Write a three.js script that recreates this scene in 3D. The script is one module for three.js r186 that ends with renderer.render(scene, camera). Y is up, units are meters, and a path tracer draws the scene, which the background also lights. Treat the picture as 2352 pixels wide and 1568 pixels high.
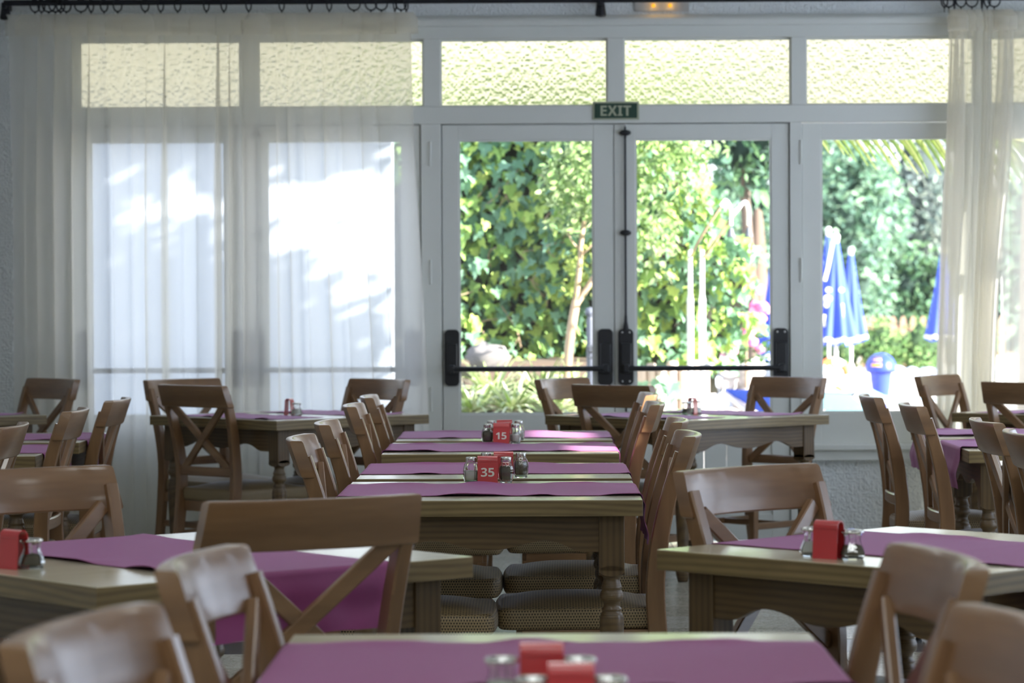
import * as THREE from 'three';
import { RoundedBoxGeometry } from 'three/addons/geometries/RoundedBoxGeometry.js';
import { TextGeometry } from 'three/addons/geometries/TextGeometry.js';
import { FontLoader } from 'three/addons/loaders/FontLoader.js';
import { mergeGeometries, mergeVertices, toCreasedNormals } from 'three/addons/utils/BufferGeometryUtils.js';
import { RectAreaLightUniformsLib } from 'three/addons/lights/RectAreaLightUniformsLib.js';
import { ImprovedNoise } from 'three/addons/math/ImprovedNoise.js';

// ---------------------------------------------------------------- camera, sky, sun, exposure
const scene = new THREE.Scene();
const renderer = new THREE.WebGLRenderer({ antialias: true });
renderer.toneMapping = THREE.LinearToneMapping;
renderer.toneMappingExposure = 1.17;
renderer.shadowMap.enabled = true;
RectAreaLightUniformsLib.init();

const camera = new THREE.PerspectiveCamera(2 * Math.atan(784 / 6500) * 180 / Math.PI, 1.5, 0.2, 300);
camera.position.set(0, 1.31, 0);
camera.rotation.order = 'YXZ';
camera.rotation.set(-0.0148, 0.0077, -0.0047);
camera.focus = 8.7;
camera.userData.fStop = 5.6;

const SKY_LEVEL = 1.9;
{
  const w = 128, h = 64, d = new Float32Array(w * h * 4);
  for (let y = 0; y < h; y++) for (let x = 0; x < w; x++) {
    const e = Math.max(0, ((y + 0.5) / h - 0.5) * 2), k = Math.pow(1 - e, 2.2), i = (y * w + x) * 4;
    d[i] = SKY_LEVEL * (0.62 * (1 - k) + 1.25 * k); d[i + 1] = SKY_LEVEL * (0.82 * (1 - k) + 1.3 * k); d[i + 2] = SKY_LEVEL * (1.2 * (1 - k) + 1.36 * k); d[i + 3] = 1;
  }
  const t = new THREE.DataTexture(d, w, h, THREE.RGBAFormat, THREE.FloatType);
  t.mapping = THREE.EquirectangularReflectionMapping; t.magFilter = t.minFilter = THREE.LinearFilter; t.needsUpdate = true;
  scene.background = t; scene.environment = t;
}
const SUN_DIR = new THREE.Vector3(0.82, 0.36, 0.42).normalize();
const sun = new THREE.DirectionalLight(new THREE.Color(1.0, 0.97, 0.92), 29);
sun.name = 'sunlight';
sun.position.copy(SUN_DIR).multiplyScalar(60).add(new THREE.Vector3(0, 0, -15));
sun.target.position.set(0, 0, -15); scene.add(sun.target);
sun.castShadow = true;
Object.assign(sun.shadow.camera, { left: -40, right: 40, top: 30, bottom: -30, near: 1, far: 140 });
sun.shadow.mapSize.set(4096, 4096);
scene.add(sun);
const UNSEEN_LAMP_LEVEL = 3.2;

// ---------------------------------------------------------------- helpers
let seed = 7;
const reseed = (s) => { seed = s; };
const rnd = () => { seed = (seed + 0x6d2b79f5) | 0; let t = Math.imul(seed ^ (seed >>> 15), 1 | seed); t = (t + Math.imul(t ^ (t >>> 7), 61 | t)) ^ t; return ((t ^ (t >>> 14)) >>> 0) / 4294967296; };
const rr = (a, b) => a + (b - a) * rnd();
const noise = new ImprovedNoise();
const sstep = (a, b, x) => { const t = Math.min(1, Math.max(0, (x - a) / (b - a))); return t * t * (3 - 2 * t); };
const names = new Map();
const numbered = (n) => { const k = names.get(n) ?? 0; names.set(n, k + 1); return k ? n + '_' + String(k).padStart(3, '0') : n; };
const V = (x, y, z) => new THREE.Vector3(x, y, z);

function shadow(o) { o.castShadow = true; o.receiveShadow = true; return o; }
function part(name, geo, mat, parent) { const m = shadow(new THREE.Mesh(geo, mat)); m.name = name; parent.add(m); return m; }
function thing(name, label, category, pos = [0, 0, 0], turn = 0, group) {
  const o = new THREE.Group(); o.name = numbered(name); o.position.set(...pos); o.rotation.y = turn; o.userData = { label, category };
  if (group) o.userData.group = group; scene.add(o); return o;
}
function solo(name, geo, mat, label, category, group, kind) {
  const m = shadow(new THREE.Mesh(geo, mat)); m.name = numbered(name); m.userData = { label, category };
  if (group) m.userData.group = group; if (kind) m.userData.kind = kind; scene.add(m); return m;
}
function struct(name) { const o = new THREE.Group(); o.name = name; o.userData = { kind: 'structure' }; scene.add(o); return o; }
function copy(src, label, pos, turn, group) {
  const c = src.clone(); c.name = numbered(src.name.replace(/_\d+$/, '')); c.userData = { ...src.userData, label }; if (group) c.userData.group = group;
  c.position.set(...pos); c.rotation.y = turn; scene.add(c); return c;
}
// box projection, uv in metres, u along the grain axis
function boxUV(g, grain = 'x', off = 0) {
  if (g.index) g = g.toNonIndexed();
  const p = g.attributes.position, uv = new Float32Array(p.count * 2), a = V(), b = V(), c = V();
  for (let i = 0; i < p.count; i += 3) {
    a.fromBufferAttribute(p, i); b.fromBufferAttribute(p, i + 1); c.fromBufferAttribute(p, i + 2);
    const n = b.clone().sub(a).cross(c.clone().sub(a)), ax = Math.abs(n.x), ay = Math.abs(n.y), az = Math.abs(n.z);
    const dom = ax >= ay && ax >= az ? 'x' : ay >= az ? 'y' : 'z', rest = ['x', 'y', 'z'].filter((k) => k !== dom);
    let u = rest[0], v = rest[1]; if (u === 'y') { u = 'z'; v = 'y'; }
    if (rest.includes(grain)) { u = grain; v = rest.find((k) => k !== grain); }
    for (let j = 0; j < 3; j++) { const q = [a, b, c][j]; uv[(i + j) * 2] = q[u] + off; uv[(i + j) * 2 + 1] = q[v] + off * 0.37; }
  }
  g.setAttribute('uv', new THREE.BufferAttribute(uv, 2)); return g;
}
const box = (w, h, d, x = 0, y = 0, z = 0, r = 0) => { const g = r ? new RoundedBoxGeometry(w, h, d, 2, r) : new THREE.BoxGeometry(w, h, d); g.translate(x, y, z); return g; };
const bx = (x0, x1, y0, y1, z0, z1, r = 0) => box(x1 - x0, y1 - y0, z1 - z0, (x0 + x1) / 2, (y0 + y1) / 2, (z0 + z1) / 2, r);
const clean = (g) => { g = g.index ? g.toNonIndexed() : g; for (const k of Object.keys(g.attributes)) if (!['position', 'normal', 'uv'].includes(k)) g.deleteAttribute(k); return g; };
const merge = (...gs) => mergeGeometries(gs.map(clean));
// sweep a closed section (a along side, b along normal) through points; side is the fixed lateral direction
function sweep(pts, section, side = V(1, 0, 0), crease = 0.6) {
  const n = pts.length, m = (typeof section === 'function' ? section(0) : section).length, pos = [], idx = [];
  for (let i = 0; i < n; i++) {
    const t = pts[Math.min(n - 1, i + 1)].clone().sub(pts[Math.max(0, i - 1)]).normalize();
    const s = side.clone().addScaledVector(t, -side.dot(t)).normalize(), nn = t.clone().cross(s);
    const sec = typeof section === 'function' ? section(i / (n - 1)) : section;
    for (const [a, b] of sec) { const q = pts[i].clone().addScaledVector(s, a).addScaledVector(nn, b); pos.push(q.x, q.y, q.z); }
  }
  for (let i = 0; i < n - 1; i++) for (let j = 0; j < m; j++) { const a = i * m + j, b = i * m + (j + 1) % m; idx.push(a, b, a + m, b, b + m, a + m); }
  for (let j = 1; j < m - 1; j++) { idx.push(0, j + 1, j); const o = (n - 1) * m; idx.push(o, o + j, o + j + 1); }
  const g = new THREE.BufferGeometry(); g.setAttribute('position', new THREE.Float32BufferAttribute(pos, 3)); g.setIndex(idx);
  return toCreasedNormals(g, crease);
}
const rect = (w, h, c = 0.003) => { w /= 2; h /= 2; return [[w - c, -h], [w, -h + c], [w, h - c], [w - c, h], [-w + c, h], [-w, h - c], [-w, -h + c], [-w + c, -h]]; };
function tube(pts, r, seg = 8, steps = 24) { return new THREE.TubeGeometry(new THREE.CatmullRomCurve3(pts), steps, r, seg); }
const lathe = (prof, seg = 24) => new THREE.LatheGeometry(prof.map(([r, y]) => new THREE.Vector2(r, y)), seg);

// ---------------------------------------------------------------- textures
function tex(w, h, fn, srgb = true) {
  const d = new Uint8Array(w * h * 4);
  for (let y = 0; y < h; y++) for (let x = 0; x < w; x++) { const c = fn(x / w, y / h, x, y), i = (y * w + x) * 4; for (let k = 0; k < 3; k++) d[i + k] = Math.max(0, Math.min(255, Math.round(255 * c[k]))); d[i + 3] = 255; }
  const t = new THREE.DataTexture(d, w, h); t.wrapS = t.wrapT = THREE.RepeatWrapping; t.magFilter = THREE.LinearFilter; t.minFilter = THREE.LinearMipmapLinearFilter; t.generateMipmaps = true;
  if (srgb) t.colorSpace = THREE.SRGBColorSpace; t.needsUpdate = true; return t;
}
// tileable value noise
function tn(s) { reseed(s); const N = 64, a = new Float32Array(N * N); for (let i = 0; i < N * N; i++) a[i] = rnd();
  return (u, v, fu, fv) => { const x = u * fu, y = v * fv, x0 = Math.floor(x), y0 = Math.floor(y), sx = sstep(0, 1, x - x0), sy = sstep(0, 1, y - y0); const g = (i, j) => a[((((j % fv) + fv) % fv) % N) * N + ((((i % fu) + fu) % fu) % N)];
    return (g(x0, y0) * (1 - sx) + g(x0 + 1, y0) * sx) * (1 - sy) + (g(x0, y0 + 1) * (1 - sx) + g(x0 + 1, y0 + 1) * sx) * sy; }; }
const n1 = tn(11), n2 = tn(23), n3 = tn(37);
function woodTex(light, dark, rings, streak) {
  return tex(1024, 512, (u, v) => {
    const warp = 0.9 / rings * (n1(u, v, 3, 4) - 0.5) + 0.15 / rings * (n2(u, v, 6, 8) - 0.5);
    const r = Math.abs(Math.sin(Math.PI * rings * (v + warp))), fine = n3(u, v, 10, 60) * 0.6 + n2(u, v, 24, 64) * 0.4, broad = n1(u, v, 4, 12);
    const k = Math.min(1, streak * (0.55 * Math.pow(r, 3) + 0.45 * fine) + 0.35 * broad);
    return [0, 1, 2].map((c) => light[c] * (1 - k) + dark[c] * k);
  });
}
const tableWood = woodTex([0.57, 0.49, 0.325], [0.37, 0.305, 0.19], 27, 0.75);
const chairWood = woodTex([0.57, 0.43, 0.29], [0.42, 0.30, 0.19], 5, 0.7), topWood = woodTex([0.86, 0.83, 0.72], [0.73, 0.69, 0.57], 24, 0.7);
const stuccoBump = tex(512, 512, (u, v) => { const a = Math.abs(n1(u, v, 28, 28) - 0.5) * 2, b = n2(u, v, 50, 50), c = n3(u, v, 14, 14); const h = 0.5 * a + 0.3 * b + 0.2 * c; return [h, h, h]; }, false);
const glassBump = tex(512, 512, (u, v) => { const a = n1(u, v, 40, 32), b = n2(u, v, 22, 18), c = n3(u, v, 60, 55); const h = 0.5 * a + 0.35 * b + 0.15 * c; return [h, h, h]; }, false);
const clothBump = tex(256, 256, (u, v) => { const h = 0.5 + 0.25 * Math.sin(u * 128 * Math.PI) * Math.sin(v * 128 * Math.PI) + 0.3 * (n1(u, v, 16, 16) - 0.5); return [h, h, h]; }, false);
// woven triangles on the seats, one cell = 14 mm
const seatTex = tex(256, 256, (u, v) => {
  const n = 8, x = u * n, y = v * n, fx = x - Math.floor(x + (Math.floor(y) % 2) * 0.5) + (Math.floor(y) % 2) * 0.5, fy = y - Math.floor(y), w = Math.abs(fx - 0.5) * 2;
  const tri = w < fy * 0.95 - 0.12 && fy < 0.9, f = 0.9 + 0.2 * (n1(u, v, 60, 60) - 0.5);
  return (tri ? [0.24, 0.19, 0.13] : [0.66, 0.57, 0.42]).map((c) => c * f);
});
const tileTex = (base, var_) => tex(256, 256, (u, v) => { const s = n1(u, v, 64, 64), b = n2(u, v, 40, 40), c = n3(u, v, 5, 5), k = (s > 0.72 ? -var_ : s < 0.2 ? var_ * 0.6 : 0) + (b - 0.5) * var_ * 0.6 + (c - 0.5) * var_ * 0.5; return base.map((q) => q + k); });
const concreteTex = tex(512, 512, (u, v) => { const k = 0.12 * (n1(u, v, 40, 40) - 0.5) + 0.1 * (n2(u, v, 7, 7) - 0.5); return [0.83 + k, 0.8 + k, 0.75 + k]; });
const rep = (t, sx, sy = sx) => { const c = t.clone(); c.repeat.set(sx, sy); c.needsUpdate = true; return c; };

// ---------------------------------------------------------------- materials
const std = (o) => new THREE.MeshStandardMaterial(o), phy = (o) => new THREE.MeshPhysicalMaterial(o);
const C = (r, g, b) => new THREE.Color().setRGB(r, g, b);
const M = {
  paint: std({ color: C(0.74, 0.765, 0.73), roughness: 0.45 }),
  stucco: std({ color: C(0.78, 0.82, 0.83), roughness: 0.9, bumpMap: rep(stuccoBump, 2.6), bumpScale: 0.01 }),
  stuccoFine: std({ color: C(0.68, 0.69, 0.68), roughness: 0.9, bumpMap: rep(stuccoBump, 2.5), bumpScale: 0.004 }),
  ceiling: std({ color: C(0.75, 0.75, 0.73), roughness: 0.9 }),
  black: std({ color: C(0.012, 0.014, 0.018), roughness: 0.38 }),
  iron: std({ color: C(0.012, 0.014, 0.02), roughness: 0.5, metalness: 0.3 }),
  steel: std({ color: C(0.6, 0.6, 0.6), roughness: 0.3, metalness: 1 }),
  chrome: std({ color: C(0.72, 0.72, 0.7), roughness: 0.16, metalness: 1 }),
  pane: phy({ color: C(1, 1, 1), transmission: 1, roughness: 0, thickness: 0, ior: 1.5 }),
  frosted: phy({ color: C(0.62, 0.565, 0.4), transmission: 1, roughness: 0.26, thickness: 0.006, ior: 1.45, bumpMap: rep(glassBump, 2.2), bumpScale: 0.0035 }),
  frostedSide: phy({ color: C(0.6, 0.65, 0.72), transmission: 0.6, roughness: 1, thickness: 0 }),
  sheer: phy({ color: C(0.95, 0.935, 0.89), transmission: 0.86, roughness: 0.72, thickness: 0, specularIntensity: 0, side: THREE.DoubleSide }),
  sideSheer: phy({ color: C(0.52, 0.6, 0.72), transmission: 0.5, roughness: 1, thickness: 0, specularIntensity: 0, side: THREE.DoubleSide }),  // blue tint put into the cloth to cool the side light
  tableWood: phy({ map: rep(tableWood, 1, 2.2), roughness: 0.45, clearcoat: 0.4, clearcoatRoughness: 0.2 }),
  legWood: phy({ color: C(0.55, 0.47, 0.43), map: rep(tableWood, 1, 2.2), roughness: 0.45, clearcoat: 0.3, clearcoatRoughness: 0.15 }),
  topWood: phy({ map: rep(topWood, 1, 2.2), roughness: 0.36, clearcoat: 1, clearcoatRoughness: 0.16 }),  // paler wood than the edging, with some window reflection put into its colour
  chairWood: phy({ map: rep(chairWood, 1, 2), roughness: 0.42, clearcoat: 0.65, clearcoatRoughness: 0.18 }),
  fabric: phy({ map: rep(seatTex, 15), roughness: 0.5, sheen: 1, sheenRoughness: 0.45, sheenColor: C(0.6, 0.62, 0.7) }),
  runner: phy({ color: C(0.29, 0.05, 0.185), roughness: 0.6, sheen: 1, sheenRoughness: 0.5, sheenColor: C(0.75, 0.55, 0.85), bumpMap: rep(clothBump, 7), bumpScale: 0.0006 }),
  red: phy({ color: C(0.56, 0.035, 0.04), roughness: 0.3, clearcoat: 0.5, clearcoatRoughness: 0.15 }),
  numeral: std({ color: C(0.8, 0.78, 0.7), roughness: 0.5 }),
  jar: phy({ color: C(0.97, 0.99, 0.98), transmission: 1, roughness: 0.01, thickness: 0.002, ior: 1.5 }),
  salt: std({ color: C(0.8, 0.79, 0.74), roughness: 0.9 }),
  pepper: std({ color: C(0.15, 0.125, 0.085), roughness: 0.95 }),
  tile: std({ map: rep(tileTex([0.74, 0.74, 0.7], 0.1), 2.5), roughness: 0.22 }),
  tileB: std({ map: rep(tileTex([0.68, 0.67, 0.62], 0.12), 2.5), roughness: 0.22 }),
  tileDark: std({ map: rep(tileTex([0.17, 0.2, 0.26], 0.06), 2.5), roughness: 0.2 }),
  tileGrey: std({ map: rep(tileTex([0.42, 0.44, 0.47], 0.08), 2.5), roughness: 0.2 }),
  grout: std({ color: C(0.3, 0.3, 0.28), roughness: 0.9 }),
  signGreen: std({ color: C(0.012, 0.055, 0.035), roughness: 0.4 }),
  signCream: std({ color: C(0.42, 0.45, 0.33), roughness: 0.5 }),
  white: std({ color: C(0.8, 0.8, 0.8), roughness: 0.5 }),
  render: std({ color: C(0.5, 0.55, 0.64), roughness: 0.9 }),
  deck: std({ map: rep(concreteTex, 0.5), roughness: 0.85 }),
};

// ---------------------------------------------------------------- the room
const ZW = -15.2, XL = -4.6, XR = 4.0, ZF = 3.0, HC = 3.2;
const uvMerge = (list, grain) => boxUV(merge(...list), grain);
{
  const g = struct('wall_back');
  part('plaster', uvMerge([bx(XL - 0.2, -2.5, 0, HC, ZW - 0.2, ZW + 0.03), bx(-2.5, XR + 0.25, 2.82, HC, ZW - 0.2, ZW + 0.03), bx(3.14, XR + 0.25, 0, 2.82, ZW - 0.2, ZW + 0.03)]), M.stucco, g);
  part('sill_wall', uvMerge([bx(1.44, 3.14, 0, 0.442, ZW - 0.2, ZW + 0.02)]), M.stucco, g);
  const l = struct('wall_left'); part('plaster', uvMerge([bx(XL - 0.2, XL, 0, HC, ZW - 0.2, ZF + 0.2)]), M.stucco, l);
  const f = struct('wall_front'); part('plaster', uvMerge([bx(XL - 0.2, XR + 0.25, 0, HC, ZF, ZF + 0.2)]), M.stuccoFine, f);
  const c = struct('ceiling'); part('plaster', uvMerge([bx(XL - 0.2, XR + 0.25, HC, HC + 0.2, ZW - 0.2, ZF + 0.2)]), M.ceiling, c);
  // wall out of view; curtained windows placed to light the room from its side
  const r = struct('wall_right');
  const gs = [bx(XR, XR + 0.25, 0, 0.5, ZW - 0.2, ZF + 0.2), bx(XR, XR + 0.25, 2.62, HC, ZW - 0.2, ZF + 0.2), bx(XR, XR + 0.25, 0.5, 2.62, -6.2, ZF + 0.2), bx(XR, XR + 0.25, 0.5, 2.62, ZW - 0.2, -14.3)];
  for (let i = 0; i < 4; i++) { const z0 = -14.3 + i * 2.05; if (i) gs.push(bx(XR, XR + 0.25, 0.5, 2.62, z0 - 0.1, z0 + 0.1)); gs.push(bx(XR + 0.08, XR + 0.16, 2.15, 2.22, z0, z0 + 2.05)); }
  part('plaster', uvMerge(gs), M.stuccoFine, r);
  for (let i = 0; i < 4; i++) {
    const z0 = -14.3 + i * 2.05 + 0.1, z1 = z0 + 1.85, w = struct('window_' + (20 + i));
    part('pane', bx(XR + 0.115, XR + 0.12, 0.5, 2.15, z0, z1), M.pane, w);
    const holes = [[-8.75, -8.36, 2.4, 2.5], [-9.95, -9.38, 2.46, 2.58]].filter(([a]) => a > z0 && a < z1);  // openings out of view, placed to drop sun patches on the tables
    let at = z0; for (const [a, b, lo, hi] of holes.sort((p, q) => p[0] - q[0])) { part('pane', bx(XR + 0.115, XR + 0.12, 2.22, 2.62, at, a), M.frostedSide, w); part('pane', bx(XR + 0.115, XR + 0.12, 2.22, lo, a, b), M.frostedSide, w); part('pane', bx(XR + 0.115, XR + 0.12, hi, 2.62, a, b), M.frostedSide, w); at = b; }
    part('pane', bx(XR + 0.115, XR + 0.12, 2.22, 2.62, at, z1), M.frostedSide, w);
    const cg = curtainSheet(z0 - 0.05, z1 + 0.05, 0.03, 2.212, 60 + i, 0.25, 0.025); cg.rotateY(-Math.PI / 2); cg.translate(XR - 0.06, 0, 0);
    solo('unseen_side_curtain', cg, M.sideSheer, 'sunlit sheer curtain over a side window out of view, lighting the room', 'curtain', 'unseen sheer curtains over the side windows');
  }
}
// floor of speckled tiles with one dark row
{
  const f = struct('floor'); part('screed', bx(XL - 0.2, XR + 0.25, -0.2, -0.006, ZW - 0.2, ZF + 0.2), M.grout, f);
  const T = 0.4, t0 = boxUV(box(T - 0.004, 0.012, T - 0.004, 0, -0.006, 0, 0.0015)), bulk = { tile: [], tileB: [], tileDark: [], tileGrey: [] };
  reseed(5);
  for (let i = -8; i <= 12; i++) for (let j = -12; j <= 35; j++) {
    const x = -1.27 + i * T + T / 2, z = -10.47 + j * T - T / 2; if (x < XL + 0.1 || x > XR + 0.1 || z < ZW + 0.05 || z > ZF) continue;
    const k = j === 0 ? (rnd() < 0.4 ? 'tileGrey' : 'tileDark') : rnd() < 0.5 ? 'tile' : 'tileB';
    const dy = rr(-0.0006, 0.0006), turn = Math.floor(rnd() * 4) * Math.PI / 2;
    if (z < -9.6 && Math.abs(x) < 2.9) { const m = part('tile', t0, M[k], f); m.position.set(x, dy, z); m.rotation.y = turn; }
    else bulk[k].push(t0.clone().rotateY(turn).translate(x, dy, z));
  }
  for (const k in bulk) if (bulk[k].length) part('tiles', merge(...bulk[k]), M[k], f).userData.kind = 'stuff';
}
function flare(g, a, b, w) { const p = g.attributes.position; for (let i = 0; i < p.count; i++) p.setX(i, p.getX(i) + w * sstep(0, 2.4, 2.8 - p.getY(i)) * sstep(0.55, 1, (p.getX(i) - a) / (b - a))); g.computeVertexNormals(); return g; }
function curtainSheet(x0, x1, y0, y1, sd, over, amp, gather = 1) {
  reseed(sd);
  const W = x1 - x0, nf = Math.max(3, Math.round(W / 0.1)), ph = [], am = [];
  const N = nf * 10, R = 18, pos = [], idx = [], uv = [];
  for (let i = 0; i <= nf; i++) { ph.push(rr(-1, 1)); am.push(rnd() < 0.35 ? rr(0.7, 1.5) : rr(0.1, 0.7)); }
  for (let j = 0; j <= R; j++) for (let i = 0; i <= N; i++) {
    const s = i / N, v = j / R, k = s * nf, a = Math.floor(k), t = k - a, A = am[Math.min(a, nf)] * (1 - t) + am[Math.min(a + 1, nf)] * t, P = ph[Math.min(a, nf)] * (1 - t) + ph[Math.min(a + 1, nf)] * t;
    const drop = 1 - v, wob = noise.noise(s * nf * 0.5, v * 2.2, sd) * 0.03 * (0.2 + drop);
    const an = 2 * Math.PI * k + P * 3 + wob * 8, fold = A * (0.35 + 0.65 * Math.min(1, drop * 3));
    pos.push(x0 + s * W + over * 0.1 * fold * Math.sin(2 * an + 1) * 0.35 + over * 0.1 * fold * Math.sin(an) + wob * 0.4, y0 + v * (y1 - y0), amp * fold * Math.cos(an) + wob * 0.5);
    uv.push(s * W, v * (y1 - y0));
  }
  for (let j = 0; j < R; j++) for (let i = 0; i < N; i++) { const a = j * (N + 1) + i; idx.push(a, a + 1, a + N + 1, a + 1, a + N + 2, a + N + 1); }
  const g = new THREE.BufferGeometry(); g.setAttribute('position', new THREE.Float32BufferAttribute(pos, 3)); g.setAttribute('uv', new THREE.Float32BufferAttribute(uv, 2)); g.setIndex(idx); g.computeVertexNormals(); return g;
}

// timber frame of the glazed wall
const ZFr = ZW + 0.05;             // room face of the fixed frame
{
  const g = struct('trim_1');
  const post = (x0, x1, y0, y1, r = 0.004) => part('post', bx(x0, x1, y0, y1, ZW - 0.06, ZFr, r), M.paint, g);
  const rail = (x0, x1, y0, y1, dz = 0, r = 0.004) => part('rail', bx(x0, x1, y0, y1, ZW - 0.06, ZFr + dz, r), M.paint, g);
  post(-2.5, -2.465, 0, 2.25); post(-0.6, -0.492, 0, 2.25); post(1.373, 1.437, 0, 2.25); post(3.1, 3.14, 0.52, 2.25);
  rail(-2.5, 3.14, 2.25, 2.344); rail(-2.5, 3.14, 2.706, 2.772);
  for (const [a, b] of [[-2.5, -2.43], [-1.567, -1.47], [-0.585, -0.494], [0.4, 0.488], [1.382, 1.462], [2.36, 2.45], [3.1, 3.14]]) post(a, b, 2.344, 2.706);
  const c = struct('trim_2');   // moulded head above the frame
  const s = new THREE.Shape(); s.moveTo(0, 2.765); s.lineTo(0.045, 2.772); s.lineTo(0.05, 2.785); s.quadraticCurveTo(0.058, 2.8, 0.045, 2.812); s.lineTo(0.03, 2.822); s.lineTo(0, 2.83);
  const e = new THREE.ExtrudeGeometry(s, { depth: 5.7, bevelEnabled: false, curveSegments: 6 }); e.rotateY(Math.PI / 2); e.scale(1, 1, -1); e.translate(-2.52, 0, 0);
  const p = e.attributes.position; let mx = 0; for (let i = 0; i < p.count; i++) mx = Math.max(mx, Math.abs(p.getZ(i)));
  const fl = e.attributes.position.array; // sign so that the moulding stands into the room
  let sgn = 0; for (let i = 0; i < p.count; i++) sgn += p.getZ(i); if (sgn < 0) for (let i = 0; i < p.count; i++) fl[i * 3 + 2] *= -1;
  const e2 = toCreasedNormals(new THREE.BufferGeometry().setAttribute('position', e.toNonIndexed().attributes.position), 0.5); e2.translate(0, 0, ZW + 0.03);
  part('moulding', e2, M.paint, c);
  const sl = struct('trim_3');  // window ledge
  part('ledge', bx(1.437, 3.14, 0.498, 0.53, ZW - 0.06, ZFr + 0.06, 0.006), M.paint, sl);
  part('apron_board', bx(1.437, 3.14, 0.442, 0.5, ZW - 0.06, ZFr + 0.03, 0.004), M.paint, sl);
}
// pebbled transom lights
[[-2.43, -1.567], [-1.47, -0.585], [-0.494, 0.4], [0.488, 1.382], [1.462, 2.36], [2.45, 3.1]].forEach(([a, b], i) => {
  const w = struct('window_' + (i + 1));
  part('pane', boxUV(bx(a, b, 2.344, 2.706, ZW - 0.01, ZW - 0.004)), M.frosted, w);
  const bead = 0.012, z0 = ZW - 0.004, z1 = ZW + 0.02;
  part('bead', bx(a, b, 2.694, 2.706, z0, z1), M.paint, w); part('bead', bx(a, b, 2.344, 2.352, z0, z1), M.paint, w);
  part('bead', bx(a, a + bead * 0.6, 2.352, 2.694, z0, z1), M.paint, w); part('bead', bx(b - bead * 0.6, b, 2.352, 2.694, z0, z1), M.paint, w);
});
// glazed leaves
function leaf(name, x0, x1, gx0, gx1, gy0 = 0.695, gy1 = 2.165, y0 = 0.015, y1 = 2.246, panel = true) {
  const g = struct(name), za = ZW - 0.012, zb = ZW + 0.034;
  part('stile', bx(x0, gx0, y0, y1, za, zb, 0.003), M.paint, g); part('stile', bx(gx1, x1, y0, y1, za, zb, 0.003), M.paint, g);
  part('rail', bx(gx0, gx1, gy1, y1, za, zb, 0.002), M.paint, g);
  if (panel) {
    part('rail', bx(gx0, gx1, gy0 - 0.13, gy0, za, zb, 0.002), M.paint, g); part('rail', bx(gx0, gx1, y0, y0 + 0.14, za, zb, 0.002), M.paint, g);
    const n = 6, w = (gx1 - gx0) / n; for (let i = 0; i < n; i++) part('board', bx(gx0 + i * w + 0.001, gx0 + (i + 1) * w - 0.001, y0 + 0.14, gy0 - 0.13, za + 0.008, zb - 0.012, 0.003), M.paint, g);
  } else part('rail', bx(gx0, gx1, y0, gy0, za, zb, 0.002), M.paint, g);
  part('pane', bx(gx0, gx1, gy0, gy1, ZW + 0.008, ZW + 0.012), M.pane, g);
  const b = 0.009, z0 = ZW + 0.012, z1 = ZW + 0.028;
  part('bead', merge(bx(gx0, gx1, gy1 - b, gy1, z0, z1), bx(gx0, gx1, gy0, gy0 + b, z0, z1), bx(gx0, gx0 + b, gy0 + b, gy1 - b, z0, z1), bx(gx1 - b, gx1, gy0 + b, gy1 - b, z0, z1)), M.paint, g);
  return g;
}
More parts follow.
